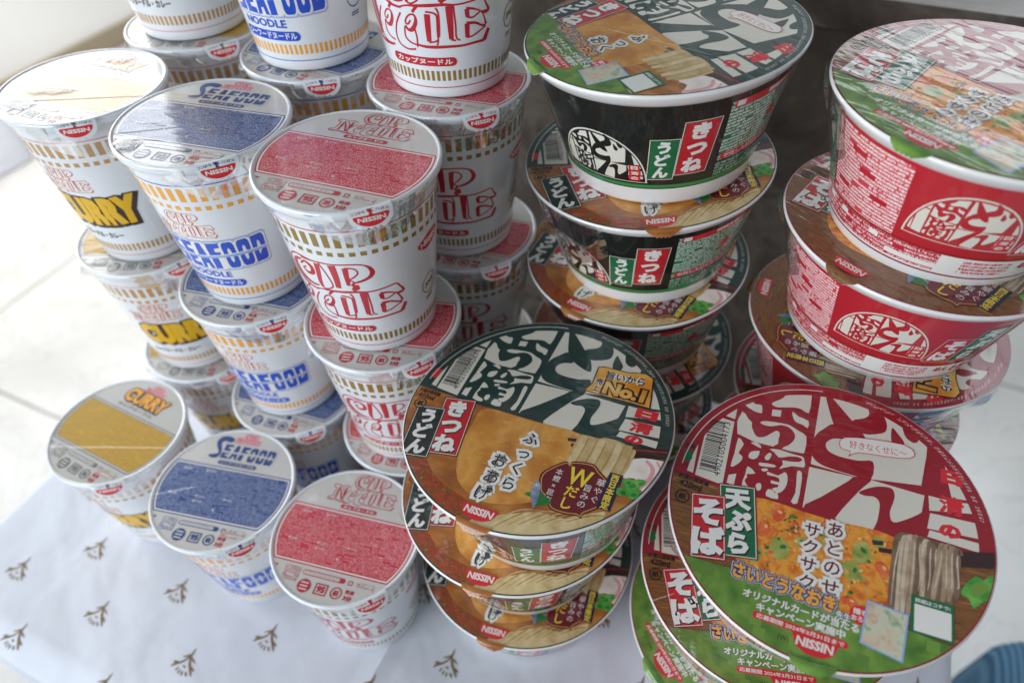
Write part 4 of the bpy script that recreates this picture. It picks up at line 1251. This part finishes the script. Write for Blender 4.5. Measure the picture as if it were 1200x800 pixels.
    if not campaign:
        b = [(18.6, 24.9), (21.0, 31.3), (20.5, 43.0), (23.9, 44.3), (36.0, 43.9), (46.3, 46.2), (50.7, 43.9), (53.2, 30.6), (54.3, 23.6), (42.1, 24.2), (31.3, 24.2)]
        cx, cy = 37, 34
        for k, mt in ((1.05, 'ink'), (1.0, 'badge_gold')):
            a.poly(mt, [(cx + (x - cx) * k, cy + (y - cy) * k) for x, y in b])
        for bo, mt in ((0.12, 'white_print'), (0.03, 'ink')):
            a.text(mt, '旨いから', (26.0, 36.6, 47.6, 42.6), bold=bo, rot=R(2))
            a.text(mt, '売', (21.6, 31.0, 26.0, 35.4), bold=bo); a.text(mt, '上', (21.4, 26.2, 25.6, 30.2), bold=bo)
        a.text('ink', 'No.1', (26.4, 24.6, 51.4, 35.8), bold=0.17); a.text('badge_gold', 'No.1', (27.4, 25.6, 50.4, 34.9), bold=0.06)
        # round seal
        mp = TR['mar']; cx, cy = 33.5, -36
        a.smooth('maroon', mp, 3)
        inn = [(cx + (x - cx) * 0.93, cy + (y - cy) * 0.93) for x, y in mp]
        a.stroke('gold_line', inn + [inn[0]], 0.45, 3)
        a.text('ink', 'W', (29.4, -34.9, 41.4, -24.8), bold=0.05); a.text('yellow_ink', 'W', (29.0, -34.4, 41.0, -24.4), bold=0.03)
        a.vtext('yellow_ink', 'だし', 34.0, -34.6, 7.0, 7.0, 0, 0.02)
        a.vtext('white_print', '華やぐ', 45.6, -26.4, 4.5, 4.9, 0, 0.0); a.vtext('white_print', '旨みの', 40.6, -31.4, 4.4, 4.7, 0, 0.0)
        a.vtext('white_print', '本鰹×昆布', 24.6, -27.6, 3.8, 4.1, 0, 0.0)
        a.smooth('scallion_dark', [(13, -47), (18, -44), (24, -45), (27, -48), (21, -51), (18, -48)], 3)
        a.smooth('fish', [(15.5, -38), (18.6, -40), (20.2, -46), (20.4, -53), (18.2, -50), (15.6, -45)], 3); a.disc('white_print', 16.6, -40.4, 0.5)
        a.rect('navy_box', 47.8, -42.6, 54.4, -21.4); a.vtext('yellow_ink', '西日本限定', 51.1, -21.9, 4.1, 4.05, 0, 0.03)
        if udon:
            for x, y, r in ((59.5, -25, 4.2), (63, -22.5, 2.6), (56.8, -30, 3.4), (61.5, -29.6, 3.2), (57.4, -24.0, 2.6)):
                a.disc('scallion', x, y, r, r * 0.8, 0.4, 14, 0.16, int(x)); a.disc('scallion_dark', x + 0.6, y - 0.4, r * 0.45, r * 0.3, 0.4, 10, 0.2, int(y)); a.disc('lime', x - r * 0.4, y + r * 0.35, r * 0.24, r * 0.16, 0.4, 8, 0.2, 3)
        nx, ny = -3.4, -64.6
    else:
        g = Art()
        g.poly('grass_print', [(-80, -41.5), (-55.4, -41.5), (-38, -41.2), (-26, -42), (-13, -44), (4, -46), (20, -46), (30, -44), (56, -46), (80, -48), (80, -80), (-80, -80)])
        rnd = random.Random(3)
        for i in range(40):
            x, y = rnd.uniform(-58, 55), rnd.uniform(-70, -42)
            if y < -46 - 0.05 * x:
                g.rect(rnd.choice(('lime', 'lime_dark')), x, y, x + 5, y + 5, R(-2))
        a.add(clipped(g, 70.6))
        arc = lambda x, y: (x, y - 0.00045 * (x + 34) ** 2 * 3)
        for bo, mt, gg in ((0.20, 'navy', 1.2), (0.17, 'cream', 0.9), (0.13, 'navy', 0.6), (0.045, 'amber', 0)):
            a.text(mt, 'さいとうなおき', (-35.4 - gg, -46.0 - gg, 8.4 + gg, -38.4 + gg), rot=R(-4), bold=bo)
        for bo, mt in ((0.15, 'navy'), (0.03, 'white_print')):
            a.text(mt, '先生', (8.8, -48.8, 14.8, -45.4), rot=R(-4), bold=bo)
        for bo, mt in ((0.12, 'olive'), (0.04, 'white_print')):
            a.text(mt, 'オリジナルカードが当たる', (-29.6, -52.2, 18.4, -48.2), rot=R(-1), bold=bo)
            a.text(mt, 'キャンペーン実施中', (-23.2, -56.6, 13.2, -52.6), rot=R(-1), bold=bo)
        a.pill('bright_red', -24.2, -60.2, 14.6, -56.9, R(-1.5)); a.text('white_print', '応募期間 2024年3月31日まで', (-22.6, -59.7, 13.2, -57.5), rot=R(-1.5), bold=0.02)
        a.disc('bright_red', 18.6, -44.6, 4.6, 4.3, 0, 20, 0.05); a.text('white_print', '描き', (15.4, -44.4, 21.4, -41.8), bold=0.04); a.text('white_print', 'おろし', (14.9, -47.4, 22.1, -45.0), bold=0.03)
        for gg, mt in ((0.7, 'light_blue'), (0.0, 'card_print')):
            a.poly(mt, [(21.4 - gg, -37.4 + gg), (36.6 + gg, -38.8 + gg), (34.8 + gg, -58.2 - gg), (19.4 - gg, -55.4 - gg)])
        a.rect('box_green', 37.8, -44.8, 54.4, -28.4); a.rect('white_print', 39.2, -43.8, 53.4, -32.2); a.text('white_print', '詳細はコチラ!', (39.4, -31.4, 53, -29.4), bold=0.02)
        a.smooth('white_print', [(3.4, 39.2), (6.2, 42.6), (17.2, 45.0), (32.7, 46.3), (37.4, 42.9), (35.3, 39.4), (25.4, 37.2), (12.4, 35.6), (8.2, 32.2), (8.6, 35.3), (4.5, 35.6)], 2)
        bl = [(8.2, 32.2), (8.6, 35.3), (4.5, 35.6), (3.4, 39.2), (6.2, 42.6), (17.2, 45.0), (32.7, 46.3), (37.4, 42.9), (35.3, 39.4), (25.4, 37.2), (12.4, 35.6), (8.2, 32.2)]
        a.stroke('bright_red', bl, 0.35, 2); a.text('bright_red', '好きなくせに〜', (8.0, 38.2, 34.0, 42.6), rot=R(5), bold=0.0)
        a.text('ink', '(W)', (-13, -66, -8.6, -63), bold=0.0)
        a.text('box_green', 'ココからハガス', (-8, -70.2, 8.6, -68.4), bold=0.0)
        nx, ny = 1.8, -63.8
    a.poly('bright_red', [(nx - 9.6, ny + 3.6), (nx + 9.6, ny + 3.6), (nx + 7.4, ny - 1.6), (nx + 3.6, ny - 3.6), (nx, ny - 4.0), (nx - 3.6, ny - 3.6), (nx - 7.4, ny - 1.6)])
    a.text('white_print', 'NISSIN', (nx - 7.4, ny - 1.2, nx + 7.4, ny + 2.8), bold=0.04, skew=0.1)
    return a

def mini_title(a, x0, x1, z0, z1, dark):
    """the same title again on the wall: pale cells in a half-round frame"""
    cx, rx, h = (x0 + x1) / 2, (x1 - x0) / 2, z1 - z0
    arc = [(cx + rx * cos(R(180 * i / 24)), z0 + h * sin(R(180 * i / 24))) for i in range(25)]
    a.poly('cream', arc)
    inn = [(cx + (x - cx) * 0.965, z0 + 0.4 + (y - z0) * 0.955) for x, y in arc]
    a.poly(dark, inn)
    sx, sy = rx / 72.0, h / 72.0
    t = Art()
    for k in ('w1', 'w2', 'bar', 'five', 'docell', 'ncell', 'r1', 'r2', 'r3', 'r4', 'c3', 'e2', *BRUSH):
        t.poly('cream', TR[k])
    t = clipped(t, 66)
    for k in ('doA', 'doB', 'doC', 'dk1', 'dk2', 'nA', 'nB'):
        t.smooth(dark, TR[k], 2)
    for i, c in enumerate('日清の'):
        b = ((46, 14.6, 62, 23), (45.6, 5.4, 63, 13.6), (45, -3.6, 62, 4.4))[i]
        t.rect('bright_red', b[0], b[1], b[2], b[3]); t.text('cream', c, (b[0] + 3, b[1] + 1, b[2] - 3, b[3] - 1), bold=0.05)
    a.add(t, lambda x, y: (cx + x * sx, z0 + 1 + (y + 4.5) * sy * 0.92))

def bowl_side_art(style):
    """x in degrees round the wall (one degree is about a millimetre)"""
    a = Art()
    if style == 'udon':
        a.rect('leaf', -180, 12.0, 180, 14.2)
        mini_title(a, -66, -14.6, 15.5, 46, 'bowl_black')
        for mt, s, cx, z0, z1, w in (('box_green', 'うどん', -7.4, 19, 43.5, 11.6), ('box_red', 'きつね', 8.2, 21.5, 53, 14.4)):
            for g, mm in ((1.0, 'cream'), (0.6, 'bowl_black'), (0.3, mt)):
                a.rect(mm, cx - w / 2 - g, z0 - g, cx + w / 2 + g, z1 + g, 0, 0.08)
            h = z1 - z0
            a.vtext('white_print', s, cx + 0.08 * h / 2, z1, h / 3 * 0.96, h / 3, 0, 0.06, 1.0, 0.08)
        a.rect('side_green', 20.5, 14.5, 86, 60.5); a.rect('bright_red', 22, 56.5, 86, 60.5)
        a.text('white_print', '調理方法', (40, 57.2, 54, 59.9), bold=0.05); a.rect('white_print', 23, 57, 27, 60)
        a.rect('bright_red', 22, 25.5, 86, 29.4); a.text('white_print', 'お召し上がり方 必ずお読みください', (24, 26.2, 80, 28.6), bold=0.03)
        a.disc('bright_red', 50, 43, 3.4); a.rect('bowl_black', 20.5, 23.6, 86, 25.1)
        a.rect('side_green_dark', 20.5, 14.5, 86, 23.4)
        a.rect('side_green_dark', 92, 16, 150, 58); a.rect('side_green', 155, 16, 178, 58); a.rect('side_green', -178, 16, -126, 58)
        for i in range(18):
            a.rect('ink', -118 + 2.2 * i, 22, -118 + 2.2 * i + random.Random(i).choice((0.6, 1.0, 1.5)), 50)
    else:
        a.rect('deep_red', -180, 6.2, 180, 7.2)
        a.rect('white_print', 20, 8.4, 100, 20.2); a.rect('side_red_strip', -60, 8.4, 20, 20.2)
        a.rect('side_red_on_white', 30, 9.4, 52, 19.2); a.text('red', 'めん', (56, 13.5, 64, 18.6), bold=0.08); a.text('red', 'もちもち', (66, 11, 84, 19), bold=0.08)
        a.rect('white_print', -4, 10, 20, 13)
        for x in (-56, -48, -34, -14):
            a.rect('white_print', x, 15.5, x + 5, 18.5)
        a.rect('side_pink', -44, 21.6, -3, 62)
        for x, z in ((-40, 30), (-26, 44), (-18, 34), (-32, 52)):
            a.rect('red', x, z, x + 9, z + 3)
        a.rect('deep_red', -46, 20.2, 100, 21.4)
        a.rect('side_green_dark', -62, 21.6, -46, 62)
        mini_title(a, 0, 44, 27, 57, 'bowl_red')
        for mt, s, cx, z0, z1, w in (('red', 'そば', 52.0, 26, 47, 11.5), ('box_green', '天ぷら', 65.0, 26, 55, 12.0)):
            for g, mm in ((0.7, 'cream'), (0.4, mt)):
                a.rect(mm, cx - w / 2 - g, z0 - g, cx + w / 2 + g, z1 + g, 0, 0.12)
            h, n = z1 - z0, len(s)
            a.vtext('white_print', s, cx + 0.12 * h / 2, z1, h / n * 0.9, h / n, 0, 0.06, 1.0, 0.12)
        a.rect('side_pink', 78, 22, 140, 60); a.rect('side_pink', 145, 22, 178, 60); a.rect('side_pink', -178, 22, -70, 60)
    return a

BR0, BK = 0.0516, (0.0678 - 0.0516) / 0.066
def build_bowl(style, campaign, label):
    root = empty('noodle_bowl')
    tag(root, label, 'noodle bowl')
    base = 'bowl_black' if style == 'udon' else 'bowl_red'
    m = Mesh()
    prof = [(0.0488, 0.003), (0.0492, 0.0), (0.0510, 0.0), (0.0517, 0.0012)] + [(BR0 + BK * z, z) for z in (0.004, 0.008, 0.0112)]
    lo = 0.0112 if style == 'udon' else 0.0205
    m.lathe(prof + ([(BR0 + BK * z, z) for z in (0.015, lo)] if style != 'udon' else []), 'bowl_white', 96, capb=True)
    m.lathe([(BR0 + BK * z, z) for z in [lo + (0.064 - lo) * i / 12 for i in range(13)]], base, 96)
    def place(x, y, h):
        z = y / 1000
        r = BR0 + BK * z + h
        t = R(x)
        return (r * cos(t), r * sin(t), z)
    m.art(bowl_side_art(style), place, 2.5, 5e-5)
    m.build('bowl_wall', root)
    m = Mesh()
    m.lathe([(BR0 + BK * 0.064, 0.064), (0.0683, 0.0648), (0.0692, 0.0657), (0.0706, 0.0676), (0.0718, 0.0694), (0.0721, 0.0703), (0.0720, 0.0711), (0.0714, 0.0716)], 'bowl_white', 120)
    m.build('rim', root)
    m = Mesh()
    zl = 0.07155
    lidbase = 'forest' if style == 'udon' else 'deep_red'
    m.lathe([(0.0717, 0.0713), (0.0716, zl - 4e-5), (0.0710, zl)], 'white_print', 120, capt=True)
    m.art(clipped(bowl_lid_art(style, campaign), 71.4), lambda x, y, h: (x / 1000, y / 1000, zl + h), None, 2e-5, 3e-4)
    m.build('lid', root)
    # peel tab drooping over the rim
    TA = R(-92.6 if not campaign else -88.6)
    def tplace(u, p, h):
        q = p / 1000
        a = R(58) * min(1.0, max(0.0, q / 0.003))
        r = 0.0714 + (q * cos(a * 0.6) if q > 0 else q)
        z = 0.0722 - (q * sin(a * 0.75) if q > 0 else 0) + h
        t = TA + (u / 1000) / 0.0714
        return (r * cos(t), r * sin(t), z)
    m = Mesh()
    rows = []
    for i in range(7):
        p = -1.0 + 5.0 * i / 6
        w = 9.5 - max(0, p) * 0.8 - max(0, p - 2) * 1.4
        rows.append([tplace(w * (j / 10 - 1), p + 0.5 * sin(j * 1.1) * max(0, p) / 7, 0) for j in range(21)])
    tm = 'grass_print' if campaign else ('broth' if style == 'udon' else 'wood_table')
    m.grid(list(reversed(rows)), tm, False)
    m.grid([[(x * 0.998, y * 0.998, z - 2e-4) for x, y, z in r] for r in rows], 'white_print', False)
    t = Art()
    if not campaign:
        t.text('ink', 'ココからハガス', (-5.5, -3.0, 5.5, -1.8), bold=0.0)
    m.art(t, lambda x, y, h: tplace(x, -y, h), 3.0, 6e-5)
    m.build('pull_tab', root)
    # shrink wrap drawn in from the rim to the narrower wall, with a gathered seam
    rnd = random.Random(31 if campaign else 17)
    for a0, a1, zb, ear in ((-172, -118, 0.026, -150), (24, 110, 0.036, 60)):
        m = Mesh()
        rows = []
        nA = 44
        ph = [rnd.uniform(0, 6) for _ in range(6)]
        for i in range(15):
            s = i / 14
            row = []
            for j in range(nA + 1):
                u = j / nA
                t = a0 + (a1 - a0) * u
                z_end = zb + 0.018 * (1 - sin(pi * u))
                z = 0.0706 + (z_end - 0.0706) * s
                rw = BR0 + BK * z_end + 0.0004
                r = 0.0724 + (rw - 0.0724) * s
                wr = 0.00018 * sin(t * 0.8 + ph[0] + 3 * s) + 0.00008 * sin(t * 2.1 + ph[1] - 6 * s) + 0.0006 * sin(t * 0.2 + 5 * s + ph[2])
                pin = math.exp(-((t - ear) / 2.4) ** 2) * math.exp(-((s - 0.25) / 0.3) ** 2)
                r += wr * sin(pi * min(1, s * 1.05)) + 0.0038 * pin
                row.append((r * cos(R(t)), r * sin(R(t)), z))
            rows.append(row)
        m.grid(rows, 'wrap_film', False, True)
        m.build('wrap_film', root)
    return root
# ------------------------------------------------------------------ setting the stacks out
CP, BP = 0.1082, 0.0722
GRP = dict(curry='curry noodle cups in shrink wrap', blue='seafood noodle cups in shrink wrap', red='original red noodle cups in shrink wrap',
           udon='dark green udon bowls in shrink wrap', soba='red soba bowls in shrink wrap')
_first = {}
BARE = []            # cups whose film lies flat on the lid
def put_cup(kind, a, b, level, az, label, pucker=False):
    if kind not in _first:
        _first[kind] = build_cup(kind, label); o = _first[kind]
    else:
        o = clone(_first[kind])
    p = tw(a, b, level * CP)
    o.location = p
    o.rotation_euler = (0, 0, R(az))
    tag(o, label, 'noodle cup', GRP[kind])
    if not pucker:
        BARE.append(o)
def put_bowl(style, camp, x, y, level, az, wall_az, tilt, label):
    k = (style, camp)
    if k not in _first:
        _first[k] = build_bowl(style, camp, label); o = _first[k]
    else:
        o = clone(_first[k])
    # tilt about the middle of the lid so that the lid keeps its place
    tx, ty = R(tilt[0]), R(tilt[1])
    n = Vector((ty, -tx, 1)).normalized()
    q = Vector((0, 0, 1)).rotation_difference(n)
    mtx = q.to_matrix().to_4x4() @ Matrix.Rotation(R(az), 4, 'Z')
    lidc = Vector((x, y, level * BP + 0.0722 + (0.0015 if abs(tilt[0]) + abs(tilt[1]) > 3 else 0)))
    o.rotation_euler = mtx.to_euler()
    o.location = lidc - (mtx.to_3x3() @ Vector((0, 0, 0.0722)))
    for ch in o.children:
        if ch.name.startswith('bowl_wall'):
            ch.rotation_euler.z = R(wall_az - az)
    tag(o, label, 'noodle bowl', GRP[style])

CU, SE, RE = 'curry', 'blue', 'red'
put_cup(CU, -0.395, 0.150, 0, -28.4, 'single curry noodle cup with gold lid panel at the front left of the cloth')
put_cup(SE, -0.291, 0.143, 0, -13.8, 'single seafood noodle cup with blue lid panel at the front, beside the red cup')
put_cup(RE, -0.195, 0.148, 0, -15.8, 'single red noodle cup standing at the front beside the dark green bowls')
put_cup(CU, -0.400, 0.249, 0, -5, 'curry noodle cup at the bottom of the left curry stack, behind the front curry cup')
put_cup(CU, -0.402, 0.247, 1, 0, 'curry noodle cup in the middle of the left curry stack')
put_cup(CU, -0.399, 0.249, 2, -24, 'curry noodle cup on top of the left stack, its film glaring white and crinkled', True)
put_cup(SE, -0.300, 0.237, 0, -19, 'seafood noodle cup at the bottom of the three-high stack')
put_cup(SE, -0.303, 0.240, 1, -16, 'seafood noodle cup in the middle of the three-high stack')
put_cup(SE, -0.303, 0.244, 2, -17, 'seafood noodle cup on top of the three-high stack, glare on its blue lid', True)
put_cup(RE, -0.204, 0.244, 0, -14.6, 'red noodle cup at the bottom of the three-high stack')
put_cup(RE, -0.206, 0.242, 1, -10, 'red noodle cup in the middle of the three-high stack, under the top one')
put_cup(RE, -0.208, 0.243, 2, -20.6, 'red noodle cup on top of the three-high stack, whole lid in view')
put_cup(CU, -0.399, 0.346, 0, -10, 'curry noodle cup at the foot of the back left stack')
put_cup(CU, -0.400, 0.347, 1, -14, 'curry noodle cup second from the bottom of the back left stack')
put_cup(CU, -0.399, 0.348, 2, -8, 'curry noodle cup right under the top one of the back left stack')
put_cup(CU, -0.400, 0.347, 3, -22, 'curry noodle cup on top of the back left stack, cut off by the upper edge')
put_cup(SE, -0.299, 0.343, 0, -12, 'seafood noodle cup at the foot of the back seafood stack')
put_cup(SE, -0.298, 0.343, 1, -18, 'seafood noodle cup second from the bottom of the back seafood stack')
put_cup(SE, -0.298, 0.344, 2, -29, 'seafood noodle cup right under the top one of the back seafood stack')
put_cup(SE, -0.299, 0.343, 3, -24, 'seafood noodle cup on top of the back stack, cut off by the upper edge')
put_cup(RE, -0.200, 0.341, 0, -15, 'red noodle cup at the foot of the back red stack, in the dark')
put_cup(RE, -0.198, 0.340, 1, -17, 'red noodle cup in deep shade, second from the bottom of the back red stack')
put_cup(RE, -0.201, 0.339, 2, -18, 'red noodle cup right under the top one of the back red stack')
put_cup(RE, -0.204, 0.346, 3, -17.5, 'red noodle cup on top of the back stack, cut off by the upper edge')

U, S_ = 'udon', 'soba'
put_bowl(U, False, 0.0055, 0.2275, 0, -18, -100, (-0.6, -1.2), 'dark green udon bowl at the bottom of the front stack, resting on the cloth')
put_bowl(U, False, 0.0015, 0.2290, 1, -18, -88, (-1.2, -3.0), 'dark green udon bowl in the middle of the front stack')
put_bowl(U, False, 0.0116, 0.2249, 2, -25, -93, (-2.4, -4.4), 'dark green udon bowl on top of the front stack, lid showing fried tofu')
put_bowl(S_, True, 0.1415, 0.1728, 0, -65, -75, (-0.3, 0), 'red soba bowl at the bottom of the front stack, lid with a green edge')
put_bowl(S_, True, 0.1405, 0.1722, 1, -9, -70, (1.0, -1.2), 'red soba bowl in the middle of the front stack, mostly covered by the top one')
put_bowl(S_, True, 0.1443, 0.1636, 2, -22, -62, (5.2, -4.4), 'red soba bowl on top of the front stack, nearest to the viewer')
put_bowl(U, False, 0.0880, 0.3580, 0, -40, -60, (0, 0), 'dark green udon bowl at the foot of the back stack, lost in shadow')
put_bowl(U, False, 0.0880, 0.3575, 1, -76, -130, (0, -1.2), 'dark green udon bowl second from the bottom of the back stack, in shadow')
put_bowl(U, False, 0.0840, 0.3585, 2, -38, -112, (0, -3.5), 'dark green udon bowl in the middle of the five-high back stack')
put_bowl(U, False, 0.0831, 0.3580, 3, 0, -104.5, (0, -4.4), 'dark green udon bowl right under the top one of the back stack')
put_bowl(U, True, 0.0827, 0.3597, 4, -71, -91.5, (-1.0, -5.4), 'dark green udon bowl on top of the back stack, lid with a grass green edge')
put_bowl(S_, False, 0.2220, 0.2960, 0, -30, -80, (0, 0), 'red soba bowl at the foot of the right back stack, lost in shadow')
put_bowl(S_, False, 0.2235, 0.2968, 1, -4, -120, (0, 0), 'red soba bowl second from the bottom of the right back stack')
put_bowl(S_, False, 0.2170, 0.2915, 2, -116, -160, (-1.6, -1.4), 'red soba bowl in the middle of the right back stack, lid turned upside down')
put_bowl(S_, False, 0.2185, 0.2900, 3, -53, -143, (0.6, 0.4), 'red soba bowl right under the top one of the right back stack')
put_bowl(S_, True, 0.2205, 0.2880, 4, -55, -137, (1.6, 0), 'red soba bowl on top of the right back stack, lid with a green edge')

for o in BARE:
    for ch in list(o.children):
        if ch.name.startswith('film_pucker'):
            bpy.data.objects.remove(ch)
